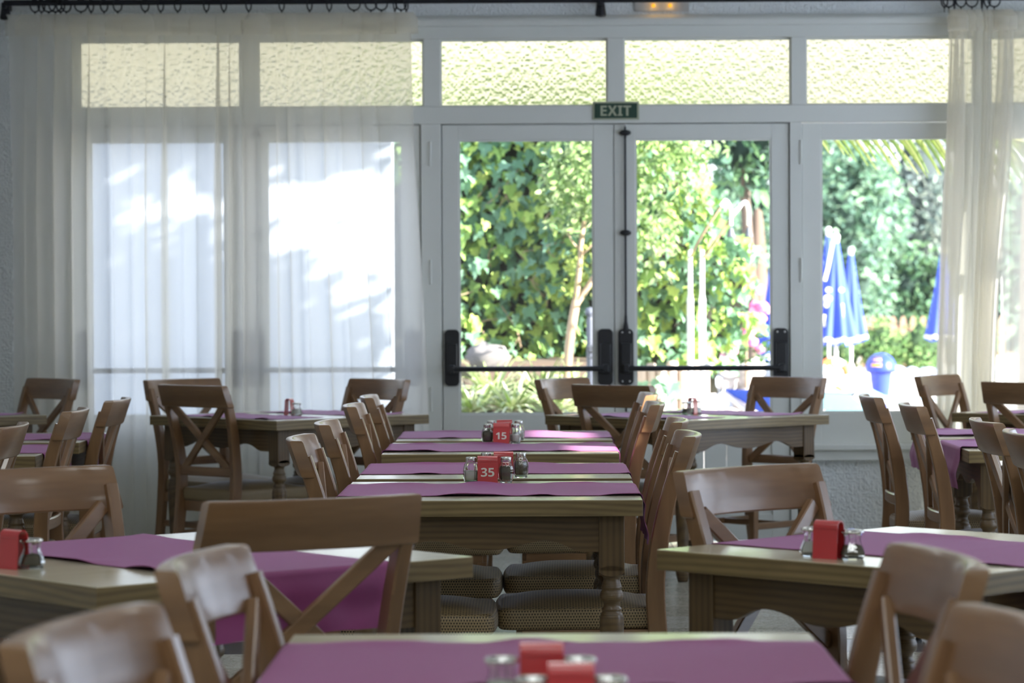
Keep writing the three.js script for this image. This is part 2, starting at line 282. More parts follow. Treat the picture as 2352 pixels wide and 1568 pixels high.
function panicBar(g, xa, xb, rod) {
  const zb = ZW + 0.034;
  const pb = new THREE.Group(); pb.name = 'panic_bar'; g.add(pb);
  for (const x of [xa, xb]) {
    const s = new THREE.Shape(), w = 0.037, h = 0.147, r = 0.022; s.moveTo(-w + r, -h); s.lineTo(w - r, -h); s.absarc(w - r, -h + r, r, -Math.PI / 2, 0); s.lineTo(w, h - r); s.absarc(w - r, h - r, r, 0, Math.PI / 2); s.lineTo(-w + r, h); s.absarc(-w + r, h - r, r, Math.PI / 2, Math.PI); s.lineTo(-w, -h + r); s.absarc(-w + r, -h + r, r, Math.PI, 1.5 * Math.PI);
    const e = new THREE.ExtrudeGeometry(s, { depth: 0.022, bevelEnabled: true, bevelSize: 0.004, bevelThickness: 0.005, bevelSegments: 2, curveSegments: 6 }); e.translate(x, 1.0, zb);
    part('case', e, M.black, pb);
    part('cover', bx(x - 0.028, x + 0.028, 0.915, 1.075, zb + 0.02, zb + 0.05, 0.006), M.black, pb);
    part('arm', bx(x - 0.016, x + 0.016, 0.918, 0.962, zb + 0.03, zb + 0.092, 0.008), M.black, pb);
    if (rod) for (const [dx, dy] of [[-0.02, 0.132], [0.02, 0.132], [-0.02, -0.13], [0.02, -0.13]]) { const c = new THREE.SphereGeometry(0.0055, 10, 6); c.scale(1, 1, 0.5); c.translate(x + dx, 1.0 + dy, zb + 0.027); part('screw', c, M.steel, pb); }
  }
  const bar = new THREE.CylinderGeometry(0.0145, 0.0145, xb - xa + 0.01, 16); bar.rotateZ(Math.PI / 2); bar.translate((xa + xb) / 2, 0.94, zb + 0.078); part('bar', bar, M.black, pb);
  if (rod) {
    const vr = new THREE.Group(); vr.name = 'shoot_bolt'; g.add(vr);
    part('rod', new THREE.CylinderGeometry(0.0065, 0.0065, 1.1, 10).translate(xa, 1.69, zb + 0.02), M.black, vr);
    part('rod', new THREE.CylinderGeometry(0.0065, 0.0065, 0.84, 10).translate(xa, 0.44, zb + 0.02), M.black, vr);
    part('collar', lathe([[0.0001, 1.23], [0.0075, 1.225], [0.009, 1.19], [0.018, 1.145]], 14).translate(xa, 0, zb + 0.02), M.black, vr);
    for (const y of [2.198, 1.664]) { const s = new THREE.SphereGeometry(0.032, 18, 10); s.scale(1, 0.52, 0.5); s.translate(xa, y, zb + 0.022); part('guide', s, M.black, vr); }
    part('catch', box(0.012, 0.02, 0.012, xa, 2.238, zb + 0.02, 0.003), M.steel, vr);
  }
}
for (const dx of [0, -1.973]) { const s = struct(dx ? 'trim_5' : 'trim_4'); for (const [p, q, r, t] of [[-0.5, -0.478, 0, 2.25], [1.359, 1.38, 0, 2.25], [0.42, 0.445, 0.015, 2.24], [-0.5, 1.38, 2.236, 2.26]]) part('unseen_door_stop', bx(p + dx, q + dx, r, t, ZW - 0.045, ZW - 0.013), M.paint, s); }  // strips hidden behind the leaves, placed to close light gaps at the seams
function hinge(g, x, y) { const c = new THREE.CylinderGeometry(0.006, 0.006, 0.13, 10); c.translate(x, y, ZFr + 0.004); part('hinge', c, M.paint, g); }
for (const [dx, n] of [[0, 0], [-1.973, 2]]) {
  const a = leaf('door_' + (n + 1), -0.487 + dx, 0.43 + dx, -0.399 + dx, 0.323 + dx); panicBar(a, -0.438 + dx, 0.383 + dx, false);
  const b = leaf('door_' + (n + 2), 0.434 + dx, 1.368 + dx, 0.547 + dx, 1.275 + dx); panicBar(b, 0.493 + dx, 1.322 + dx, true);
  for (const y of [2.09, 1.46, 0.78]) { hinge(a, -0.55 + dx, y); }
}
{
  const a = leaf('window_7', 1.44, 2.345, 1.541, 2.265, 0.697, 2.165, 0.53, 2.246, false); for (const y of [2.09, 1.46, 0.78]) hinge(a, 1.432, y);
  leaf('window_8', 2.35, 3.098, 2.45, 3.0, 0.697, 2.165, 0.53, 2.246, false);
}
// ---------------------------------------------------------------- signs and fittings on the glazed wall
const font = await new FontLoader().loadAsync('fonts/droid/droid_sans_bold.typeface.json');
function text(str, size, depth, width) {
  const g = new TextGeometry(str, { font, size, depth, curveSegments: 5, bevelEnabled: false }); g.computeBoundingBox(); const b = g.boundingBox;
  g.translate(-(b.min.x + b.max.x) / 2, -(b.min.y + b.max.y) / 2, 0); if (width) g.scale(width / (b.max.x - b.min.x), 1, 1); return g;
}
{
  const t = thing('exit_sign', 'green exit sign with pale letters on the frame above the double door', 'sign', [0.444, 2.316, ZFr + 0.001]);
  part('plate', box(0.249, 0.097, 0.006, 0, 0, 0.003, 0.001), M.signCream, t);
  part('panel', box(0.228, 0.079, 0.003, 0, 0.0, 0.007), M.signGreen, t);
  part('lettering', text('EXIT', 0.055, 0.0015, 0.163).translate(0, 0, 0.0085), M.signCream, t);
  const e = thing('emergency_light', 'flat white emergency light with two small amber lamps above the door frame', 'emergency light', [0.692, 2.877, ZW + 0.0305]);
  part('housing', box(0.29, 0.062, 0.012, 0, 0, 0.006, 0.003), M.stuccoFine, e);
  const glow = std({ color: C(0.3, 0.15, 0.02), emissive: C(1.0, 0.42, 0.03), emissiveIntensity: 0.9, roughness: 0.4 });
  for (const x of [-0.044, 0.045]) { const s = new THREE.SphereGeometry(0.011, 12, 8); s.scale(1, 1, 0.6); s.translate(x, 0.0, 0.013); part('lamp', s, glow, e); const pl = new THREE.PointLight(C(1, 0.5, 0.05), 0.004, 2); pl.name = 'lamp_glow'; pl.position.set(x, 0, 0.03); e.add(pl); }
}
// curtain rod, rings, curtains
{
  const zr = ZW + 0.2, yr = 2.893;
  const t = thing('curtain_rod', 'black metal curtain rod running above the whole glazed wall', 'curtain rod', [0, yr, zr]);
  part('rod', new THREE.CylinderGeometry(0.0155, 0.0155, 5.9, 16).rotateZ(Math.PI / 2).translate(0.15, 0, 0), M.iron, t);
  for (const x of [-2.8, 0.363, 3.05]) {
    const b = new THREE.Group(); b.name = 'bracket'; t.add(b);
    part('arm', box(0.026, 0.03, 0.18, x, -0.012, -0.08, 0.006), M.iron, b);
    part('plate', lathe([[0.0001, 0.02], [0.02, 0.018], [0.026, 0], [0.038, -0.066], [0.03, -0.074], [0.0001, -0.078]], 14).translate(x, -0.01, -0.045).scale(0.8, 1, 1).translate(x * 0.2, 0, 0), M.iron, b);
  }
  const proto = thing('curtain_ring', 'black metal ring holding the wide curtain on the rod', 'curtain ring', [0, yr, zr], 0, 'rings of the wide curtain');
  scene.remove(proto); names.delete('curtain_ring');
  part('ring', new THREE.TorusGeometry(0.033, 0.0042, 8, 24).translate(0, -0.015, 0), M.iron, proto);
  part('hook', merge(new THREE.CylinderGeometry(0.003, 0.003, 0.03, 6).translate(0, -0.062, 0), new THREE.SphereGeometry(0.0065, 8, 6).translate(0, -0.05, 0)), M.iron, proto);
  reseed(91);
  const px = (p) => (p - 1176) / 6500 * 15.0 - 0.0077 * 15.0;
  for (const [p, open] of [[84, .5], [99, .3], [116, 1], [131, .9], [143, .4], [156, .5], [190, 1], [213, .2], [243, .35], [274, .45], [337, .4], [373, .25], [412, .3], [478, .25], [518, .25], [575, .25], [651, .25], [715, .25], [760, .25], [817, 1], [856, .8], [880, .9], [911, .15], [925, .7], [937, .2]])
    copy(proto, 'black metal ring holding the wide curtain on the rod', [px(p), yr, zr], Math.PI / 2 - open * 1.35, 'rings of the wide curtain');
  for (const [p, open] of [[2170, .5], [2180, .9], [2193, .2], [2208, .8], [2233, 1], [2256, .2], [2268, .5], [2284, 1]])
    copy(proto, 'black metal ring holding the bunched narrow curtain on the rod', [px(p), yr, zr], Math.PI / 2 - open * 1.35, 'rings of the bunched curtain');
  const wide = thing('curtain', 'wide sheer white curtain drawn across the doors, hanging from black rings', 'curtain', [0, 0, zr]);
  part('cloth', flare(curtainSheet(-2.79, -0.64, 0.03, 2.825, 3, 0.36, 0.03), -2.79, -0.64, 0.09), M.sheer, wide);
  part('heading', curtainSheet(-2.79, -0.64, 2.715, 2.83, 4, 0.5, 0.012).translate(0, 0, 0.034), M.sheer, wide); part('heading_back', curtainSheet(-2.79, -0.64, 2.72, 2.828, 8, 0.5, 0.01).translate(0, 0, -0.034), M.sheer, wide);
  const bun = thing('curtain', 'narrow sheer curtain gathered into dense folds beside the casement window', 'curtain', [0, 0, zr]);
  const gather = (g, a, b) => { const p = g.attributes.position; for (let i = 0; i < p.count; i++) { const y = p.getY(i), x = p.getX(i), s = (x - a) / (b - a); const pull = 0.07 * sstep(0, 2.3, 2.8 - y) , open = s > 0.5 ? (s - 0.5) * 2 * 0.12 * sstep(0.3, 1.6, 2.8 - y) : 0; p.setX(i, x - pull - open * 0.4); } g.computeVertexNormals(); return g; };
  const dense = (a, b, y0, y1, sd, amp) => { const g = curtainSheet(0, 1.1, y0, y1, sd, 0.9, amp); g.scale((b - a) / 1.1, 1, 1); g.translate(a, 0, 0); return gather(g, a, b); };
  part('cloth', dense(2.2, 2.545, 0.03, 2.825, 14, 0.05), M.sheer, bun);
  part('heading', dense(2.2, 2.545, 2.715, 2.83, 14, 0.055), M.sheer, bun);
  const thin = thing('curtain', 'flat sheer curtain at the bright window behind the gathered folds', 'curtain', [0, 0, zr - 0.08]);
  part('cloth', curtainSheet(2.46, 3.2, 0.03, 2.825, 22, 0.3, 0.025), M.sheer, thin);
  part('heading', curtainSheet(2.46, 3.2, 2.715, 2.83, 22, 0.3, 0.028), M.sheer, thin);
}
// ceiling lamps out of view, strongest near the camera to light camera-facing sides
{
  const housing = M.white, glow = std({ color: C(0.8, 0.8, 0.78), emissive: C(1, 0.98, 0.92), emissiveIntensity: 1.2 });
  for (const z of [1.2, -2.3, -5.8, -9.3]) for (const x of [-2.2, 0, 2.2]) {
    const t = thing('unseen_ceiling_light', 'square white ceiling light panel out of view, lighting the dining room from above', 'ceiling light', [x, HC, z], 0, 'unseen ceiling light panels');
    part('housing', box(0.64, 0.05, 0.64, 0, -0.025, 0, 0.004), housing, t);
    part('diffuser', box(0.58, 0.006, 0.58, 0, -0.052, 0), glow, t);
    const l = new THREE.RectAreaLight(C(0.93, 0.98, 0.98), UNSEEN_LAMP_LEVEL * (z > -4 ? 4.2 : z > -7 ? 1.6 : 2.3), 0.58, 0.58); l.name = 'unseen_panel_light'; l.position.set(0, -0.06, 0); l.rotation.x = -Math.PI / 2; t.add(l);
  }
}
// ---------------------------------------------------------------- chairs
const backLine = (y) => { // z of the back posts at a height
  const k = [[0, -0.255], [0.2, -0.222], [0.45, -0.2], [0.6, -0.212], [0.75, -0.243], [0.91, -0.295]];
  for (let i = 0; i < k.length - 1; i++) if (y <= k[i + 1][0]) { const t = (y - k[i][0]) / (k[i + 1][0] - k[i][0]), m = (j) => { const a = k[Math.max(0, j - 1)], b = k[Math.min(k.length - 1, j + 1)]; return (b[1] - a[1]) / (b[0] - a[0]); }, h = k[i + 1][0] - k[i][0]; const t2 = t * t, t3 = t2 * t; return (2 * t3 - 3 * t2 + 1) * k[i][1] + (t3 - 2 * t2 + t) * h * m(i) + (-2 * t3 + 3 * t2) * k[i + 1][1] + (t3 - t2) * h * m(i + 1); }
  return k[k.length - 1][1];
};
const GC = {};
{
  const bow = (x, d) => -d * (1 - (x / 0.24) ** 2);       // sagging outward (towards -z) in the middle
  for (const s of [-1, 1]) {
    const pts = []; for (let i = 0; i <= 16; i++) { const y = 0.012 + i / 16 * 0.85; pts.push(V(s * (0.198 + 0.022 * sstep(0.45, 0.9, y)), y, backLine(y))); }
    GC['post' + s] = boxUV(sweep(pts, (t) => rect(0.032, 0.044 + 0.012 * Math.sin(Math.PI * Math.min(1, t * 1.1)), 0.004)), 'y', s);
    const leg = []; for (let i = 0; i <= 4; i++) leg.push(V(s * 0.187, 0.012 + i / 4 * 0.31, 0.185));
    GC['leg' + s] = boxUV(sweep(leg, (t) => rect(0.03 + 0.01 * t, 0.03 + 0.01 * t, 0.003)), 'y', s * 2);
    // crossed braces, bowed with the back
    const br = []; for (let i = 0; i <= 18; i++) { const t = i / 18, y = 0.815 - t * 0.325, x = s * (0.192 - 0.372 * t); br.push(V(x, y, backLine(y) + bow(x, 0.022) * 0.9 + 0.004 + s * 0.003)); }
    GC['brace' + s] = boxUV(sweep(br, rect(0.02, 0.036, 0.003), V(0, 0, 1)), 'x', s * 3);
    const st = []; for (let i = 0; i <= 3; i++) st.push(V(s * 0.192, 0.19, 0.175 - i / 3 * 0.395));
    GC['stretcher' + s] = boxUV(sweep(st, rect(0.02, 0.032, 0.003)), 'z', s);
  }
  // top rail: convex outside, scooped inside, wrapping the posts
  const s = new THREE.Shape(), w = 0.24, N = 20, out = [], inn = [];
  for (let i = 0; i <= N; i++) { const x = -w + 2 * w * i / N; out.push([x, bow(x, 0.030) - 0.024]); }
  for (let i = 0; i <= N; i++) { const x = w - 2 * w * i / N, e = Math.abs(x) / w; inn.push([x, bow(x, 0.03) - 0.002 + 0.022 * e * e - 0.006 * sstep(0.955, 1, e)]); }
  [...out, ...inn].forEach(([x, z], i) => i ? s.lineTo(x, -z) : s.moveTo(x, -z)); s.closePath();
  const e = new THREE.ExtrudeGeometry(s, { depth: 0.088, bevelEnabled: true, bevelSize: 0.006, bevelThickness: 0.009, bevelOffset: -0.006, bevelSegments: 4, steps: 3 });
  e.rotateX(-Math.PI / 2); e.translate(0, 0.814, 0);
  const p = e.attributes.position; for (let i = 0; i < p.count; i++) { const y = p.getY(i), t = (y - 0.805) / 0.105; p.setX(i, p.getX(i) * (1.012 - 0.035 * t)); p.setZ(i, p.getZ(i) + backLine(y)); }
  GC.rail = boxUV(toCreasedNormals(new THREE.BufferGeometry().setAttribute('position', p), 0.55), 'x', 0.3);
  const cb = []; for (let i = 0; i <= 14; i++) { const x = -0.198 + 0.396 * i / 14; cb.push(V(x, 0.496, backLine(0.496) + bow(x, 0.03) * 0.8)); }
  GC.crossbar = boxUV(sweep(cb, rect(0.044, 0.022, 0.005), V(0, 1, 0)), 'x', 0.7);
  // padded seat
  const ss = new THREE.Shape(), f = 0.228, b = 0.2, zf = 0.262, zb = -0.205, r = 0.05;
  ss.moveTo(-f + r, -zf); ss.quadraticCurveTo(0, -zf - 0.018, f - r, -zf); ss.quadraticCurveTo(f, -zf, f, -zf + r); ss.lineTo(b, -zb - 0.02); ss.quadraticCurveTo(b, -zb, b - 0.02, -zb); ss.lineTo(-b + 0.02, -zb); ss.quadraticCurveTo(-b, -zb, -b, -zb - 0.02); ss.lineTo(-f, -zf + r); ss.quadraticCurveTo(-f, -zf, -f + r, -zf);
  const cu = new THREE.ExtrudeGeometry(ss, { depth: 0.024, bevelEnabled: true, bevelSize: 0.016, bevelThickness: 0.02, bevelOffset: -0.016, bevelSegments: 5, curveSegments: 10, steps: 1 });
  cu.rotateX(-Math.PI / 2); cu.translate(0, 0.37, 0);
  const top = new THREE.PlaneGeometry(0.424, 0.445, 20, 20); top.rotateX(-Math.PI / 2); top.translate(0, 0, 0.029);
  const q = top.attributes.position; for (let i = 0; i < q.count; i++) { const z = q.getZ(i), wz = 0.9 + 0.12 * (z + 0.2) / 0.4, ex = Math.abs(q.getX(i)) / 0.212, ez = Math.abs(z - 0.029) / 0.2225; q.setX(i, q.getX(i) * wz); q.setY(i, 0.4105 + 0.03 * (1 - ex ** 3) * (1 - ez ** 3)); }
  top.computeVertexNormals();
  const cuP = toCreasedNormals(new THREE.BufferGeometry().setAttribute('position', cu.attributes.position), 0.9);
  const cloth = merge(boxUV(cuP, 'x'), boxUV(top.toNonIndexed(), 'x')); GC.cushion = cloth;
  GC.frame = boxUV(merge(bx(-0.195, 0.195, 0.3, 0.35, 0.178, 0.205, 0.003), bx(-0.18, 0.18, 0.3, 0.35, -0.2, -0.178, 0.003), bx(-0.205, -0.178, 0.3, 0.35, -0.19, 0.19, 0.003), bx(0.178, 0.205, 0.3, 0.35, -0.19, 0.19, 0.003)), 'x', 0.2);
  const cs = []; for (let i = 0; i <= 2; i++) cs.push(V(-0.19 + 0.19 * i, 0.19, -0.02)); GC.mid = boxUV(sweep(cs, rect(0.03, 0.02, 0.003), V(0, 1, 0)), 'x', 0.1);
  GC.glide = new THREE.CylinderGeometry(0.011, 0.013, 0.014, 10).translate(0, 0.007, 0);
}
const chair0 = new THREE.Group(); chair0.name = 'cross_back_chair'; chair0.userData = { category: 'chair' };
{
  part('top_rail', GC.rail, M.chairWood, chair0);
  for (const s of [-1, 1]) {
    const p = part('back_post', GC['post' + s], M.chairWood, chair0); part('glide', GC.glide, M.black, p).position.set(s * 0.198, 0, -0.253);
    part('brace', GC['brace' + s], M.chairWood, chair0);
    const l = part('front_leg', GC['leg' + s], M.chairWood, chair0); part('glide', GC.glide, M.black, l).position.set(s * 0.187, 0, 0.185);
    part('stretcher', GC['stretcher' + s], M.chairWood, chair0);
  }
  part('crossbar', GC.crossbar, M.chairWood, chair0); part('cross_stretcher', GC.mid, M.chairWood, chair0);
  part('seat_frame', GC.frame, M.chairWood, chair0); part('seat_cushion', GC.cushion, M.fabric, chair0);
}
// a chair from the place of its top rail's middle and the way it faces
function chair(x, z, deg, label, group) {
  const a = deg * Math.PI / 180, k = 0.305; return copy(chair0, label, [x + Math.sin(a) * k, 0, z + Math.cos(a) * k], a, group);
}
const RC = 'chairs along the row of tables thirty-five and fifteen';
chair(-0.682, -8.27, 90, 'dark wooden cross-back chair tucked in at the table of number thirty-five, curtain side', RC);
chair(-0.68, -9.29, 90.5, 'dark wooden cross-back chair at the table just behind number thirty-five, curtain side', RC);
chair(-0.69, -10.83, 90, 'dark wooden cross-back chair tucked in at the table of number fifteen, curtain side', RC);
chair(-0.685, -11.8, 91, 'dark wooden cross-back chair at the table just behind number fifteen, curtain side', RC);
chair(0.455, -8.42, -90, 'dark wooden cross-back chair tucked in at the table of number thirty-five, window side', RC);
chair(0.47, -9.37, -91, 'dark wooden cross-back chair at the table just behind number thirty-five, window side', RC);
chair(0.462, -10.9, -90, 'dark wooden cross-back chair tucked in at the table of number fifteen, window side', RC);
chair(0.482, -11.95, -89, 'chair with sunlit top rail at the table just behind number fifteen, window side', RC);
const FC = 'chairs at the front tables';
chair(-0.523, -4.41, 83, 'chair with bright glossy inner rail beside the front purple runner, overlapping the large chair', FC);
chair(-0.567, -3.52, 78, 'blurred chair with shiny white rail, cut by the bottom edge of the picture', FC);
chair(0.628, -4.39, -83, 'blurred brown chair in front of the table with waisted shakers and wide purple runner', FC);
chair(0.60, -3.47, -82, 'closest blurred chair, cut off at the bottom corner of the picture beside the front runner', FC);
chair(-0.445, -5.725, 208, 'large cross-back chair seen from behind, covering the corner of the table with purple drape');
chair(-1.22, -6.75, 41, 'chair cut by the picture edge at the far side of the purple draped table');
chair(0.5, -6.70, 43, 'cross-back chair behind the red holder and waisted shakers, rail lit at one end');
const BC = 'chairs round the tables by the glazed wall';
chair(-1.63, -13.44, 137, 'chair with its back to the room at the angled table before the wide curtain', BC);
chair(-1.81, -14.5, 45, 'chair half hidden behind another, between the angled table and the wide curtain', BC);
chair(-0.778, -14.34, -50, 'chair at the curtain end, facing the angled table with one shaker', BC);
chair(0.36, -13.175, 139, 'chair with its back to the room at the angled table before the double doors', BC);
chair(0.135, -14.31, 58, 'chair with a glossy rail pulled out in front of the double door glass', BC);
chair(1.298, -14.36, -46, 'chair standing before the door post, facing the angled table at the double doors', BC);
chair(2.066, -14.565, 57, 'chair in front of the casement window beside the gathered curtain', BC);
chair(2.30, -13.29, 137, 'chair cut by the picture edge, back to the room, before the gathered curtain', BC);
chair(-2.488, -14.65, -49, 'chair alone against the curtain by the plaster wall, near the picture edge', BC);
const LC = 'chairs along the side rows';
chair(-1.705, -11.6, -90, 'chair facing the side table, farther of two beside its hanging purple runner', LC);
chair(-1.70, -10.49, -88, 'chair facing the side table, nearer of two beside its hanging purple runner', LC);
chair(-1.70, -9.19, -90, 'chair showing only its rail at the picture edge, before the curtain-side tables', LC);
chair(1.375, -11.59, 90, 'farthest of four chairs in line at the side row under the casement window', LC);
chair(1.415, -10.62, 90, 'second farthest of four chairs in line at the side row under the casement window', LC);
chair(1.468, -9.22, 90, 'third farthest of four chairs in line at the side row, hiding a turned leg', LC);
chair(1.44, -8.4, 89, 'nearest of four chairs in line at the side row, cut by the picture edge', LC);

// ---------------------------------------------------------------- tables
const tableKinds = new Map();
function tableParts(w, d) {
  const key = w + 'x' + d; if (tableKinds.has(key)) return tableKinds.get(key);
  const g = {}, lw = 0.072, in_ = 0.05;
  g.core = boxUV(box(w, 0.0445, d, 0, 0.72625, 0, 0.002), 'x', 0.21); g.top = boxUV(box(w - 0.002, 0.004, d - 0.002, 0, 0.748, 0, 0.001), 'x', 0.21);
  const apron = (len) => {
    const s = new THREE.Shape(), y1 = 0.704, lo = 0.6, hi = 0.632, L = len / 2, m = 0.605; s.moveTo(-L, y1); s.lineTo(-L, lo); s.lineTo(-L * 0.78, lo); s.bezierCurveTo(-L * 0.66, lo, -L * 0.62, hi, -L * 0.46, hi); s.bezierCurveTo(-L * 0.3, hi, -L * 0.22, m, 0, m);
    s.bezierCurveTo(L * 0.22, m, L * 0.3, hi, L * 0.46, hi); s.bezierCurveTo(L * 0.62, hi, L * 0.66, lo, L * 0.78, lo); s.lineTo(L, lo); s.lineTo(L, y1);
    const e = new THREE.ExtrudeGeometry(s, { depth: 0.02, bevelEnabled: false, curveSegments: 8 }); e.translate(0, 0, -0.01); return e;
  };
  g.apronX = boxUV(apron(w - 2 * in_ - lw), 'x', 0.4); const az = apron(d - 2 * in_ - lw); az.rotateY(Math.PI / 2); g.apronZ = boxUV(az, 'z', 0.6);
  const sq = box(lw, 0.16, lw, 0, 0.624, 0, 0.003);
  const tongue = new THREE.CylinderGeometry(lw / 2, lw / 2, lw, 20).rotateX(Math.PI / 2).scale(1, 0.42, 1).translate(0, 0.546, 0), t2 = tongue.clone().rotateY(Math.PI / 2);
  const prof = [[0.02, 0.56], [0.029, 0.556], [0.033, 0.549], [0.0335, 0.54], [0.032, 0.532], [0.0255, 0.527], [0.0235, 0.523], [0.0235, 0.517], [0.0255, 0.511], [0.0285, 0.5], [0.031, 0.496], [0.027, 0.492], [0.029, 0.488], [0.0335, 0.478], [0.034, 0.469], [0.0315, 0.461], [0.025, 0.456], [0.0225, 0.449], [0.0235, 0.442], [0.028, 0.438], [0.0285, 0.433], [0.0255, 0.43], [0.03, 0.424], [0.0345, 0.412], [0.0345, 0.38], [0.032, 0.3], [0.0275, 0.2], [0.024, 0.13], [0.023, 0.115], [0.029, 0.108], [0.031, 0.1], [0.027, 0.092], [0.0235, 0.086], [0.028, 0.075], [0.0345, 0.055], [0.033, 0.035], [0.026, 0.012], [0.023, 0], [0.0001, 0]];
  const la = lathe(prof.slice().reverse(), 22);
  g.leg = merge(boxUV(merge(sq, tongue, t2), 'y', 0.1), la);
  tableKinds.set(key, g); return g;
}
function table(name, label, x, z, deg, w, d, group) {
  const g = tableParts(w, d), t = thing(name, label, 'table', [x, 0, z], deg * Math.PI / 180, group), ix = w / 2 - 0.05 - 0.036, iz = d / 2 - 0.05 - 0.036;
  part('tabletop', g.top, M.topWood, t); part('edging', g.core, M.tableWood, t);
  part('apron', g.apronX, M.legWood, t).position.z = iz + 0.02; part('apron', g.apronX, M.legWood, t).position.z = -iz - 0.02;
  part('apron', g.apronZ, M.legWood, t).position.x = ix + 0.02; part('apron', g.apronZ, M.legWood, t).position.x = -ix - 0.02;
  for (const a of [-1, 1]) for (const b of [-1, 1]) part('leg', g.leg, M.legWood, t).position.set(a * ix, 0, b * iz);
  return t;
}
// cloth runner: flat across the top along local x, hanging over the ends
const YT = 0.7503;
function runnerGeo(half, width, dropA, dropB, sd, crease) {
  const pts = [], R = 0.012, add = (x, y) => pts.push([x, y]);
  const end = (drop, s) => { const o = []; if (drop > 0) { for (let i = 0; i <= 5; i++) { const a = i / 5 * Math.PI / 2; o.push([s * (half - 0.008 + R * Math.sin(a)), -R + R * Math.cos(a) + 0.001]); } const n = 9; for (let i = 1; i <= n; i++) o.push([s * (half - 0.008 + R + 0.004 * Math.sin(i * 0.9 + sd)), -R - drop * i / n]); } else o.push([s * half, 0.0006]); return o; };
  end(dropA, -1).reverse().forEach((p) => add(...p)); const x0 = -half + 0.012, x1 = half - 0.012, n = 40; for (let i = 0; i <= n; i++) add(x0 + (x1 - x0) * i / n, 0.001); end(dropB, 1).forEach((p) => add(...p));
  const m = 24, pos = [], idx = [], K = pts.length;
  for (const off of [0, 0.0011]) for (let i = 0; i < K; i++) for (let j = 0; j <= m; j++) {
    const v = j / m * 2 - 1, edge = Math.pow(Math.abs(v), 6), [px, py] = pts[i], hang = py < -0.02 ? Math.min(1, -py / 0.1) : 0;
    const lift = Math.max(0, noise.noise(px * 7 + sd * 3.1, v * 1.3, sd) + 0.05) * 0.014 * edge, wob = noise.noise(px * 5, v * 2, sd + 4) * 0.004;
    let cr = 0; if (crease) cr = 0.003 * Math.exp(-(((px - crease) / 0.006) ** 2)) * (hang ? 0 : 1);
    const z = v * width / 2 + noise.noise(px * 3, sd, v > 0 ? 1 : 9) * 0.007 * Math.abs(v) - hang * 0.012 * noise.noise(v * 2, sd, 2);
    const out = hang * (0.004 + 0.008 * (1 + noise.noise(v * 3, sd, 7)));
    pos.push(px + Math.sign(px) * (out + (hang || py < -0.003 ? off : 0)), py + (py > -0.004 ? Math.max(0, lift + wob * edge) + cr + off : 0) + hang * 0.01 * noise.noise(v * 1.5, sd, 5), z);
  }
  const L = K * (m + 1), at = (i, j, k) => k * L + i * (m + 1) + j, quad = (a, b, c, d) => idx.push(a, b, c, a, c, d);
  for (let i = 0; i < K - 1; i++) for (let j = 0; j < m; j++) { quad(at(i, j, 1), at(i, j + 1, 1), at(i + 1, j + 1, 1), at(i + 1, j, 1)); quad(at(i, j, 0), at(i + 1, j, 0), at(i + 1, j + 1, 0), at(i, j + 1, 0)); }
  for (let i = 0; i < K - 1; i++) { quad(at(i, 0, 0), at(i, 0, 1), at(i + 1, 0, 1), at(i + 1, 0, 0)); quad(at(i, m, 1), at(i, m, 0), at(i + 1, m, 0), at(i + 1, m, 1)); }
  for (let j = 0; j < m; j++) { quad(at(0, j, 0), at(0, j + 1, 0), at(0, j + 1, 1), at(0, j, 1)); quad(at(K - 1, j, 1), at(K - 1, j + 1, 1), at(K - 1, j + 1, 0), at(K - 1, j, 0)); }
  const g = new THREE.BufferGeometry(); g.setAttribute('position', new THREE.Float32BufferAttribute(pos, 3)); g.setIndex(idx);
  return boxUV(toCreasedNormals(g, 0.7), 'x');
}
function runner(geo, label, x, z, deg, group) { const m = solo('table_runner', geo, M.runner, label, 'table runner', group); m.position.set(x, YT, z); m.rotation.y = deg * Math.PI / 180; return m; }
// red number stand: a bent plastic strip, open at both sides
const standGeo = (() => {
  const pts = [], r = 0.0125, h = 0.081; for (let i = 0; i <= 6; i++) pts.push(V(0, i / 6 * (h - r), 0.017 - i / 6 * 0.0045)); for (let i = 1; i < 12; i++) { const a = i / 12 * Math.PI; pts.push(V(0, h - r + r * Math.sin(a), r * Math.cos(a))); } for (let i = 6; i >= 0; i--) pts.push(V(0, i / 6 * (h - r), -0.017 + i / 6 * 0.0045));
  return sweep(pts, rect(0.0615, 0.0026, 0.0006), V(1, 0, 0), 0.5);
})();
const stand0 = new THREE.Group(); stand0.name = 'number_stand'; stand0.userData = { category: 'number stand' };
part('strip', standGeo, M.red, stand0);
part('lip', box(0.0615, 0.0022, 0.0012, 0, 0.066, 0.0152, 0.0005), M.red, stand0);
function stand(x, z, deg, label, digits) { const s = copy(stand0, label, [x, YT - 0.0002, z], deg * Math.PI / 180, 'red table number stands'); if (digits) part('numerals', text(digits, 0.0265, 0.0014, 0.041).rotateX(-0.065).translate(0, 0.033, 0.0165), M.numeral, s); return s; }
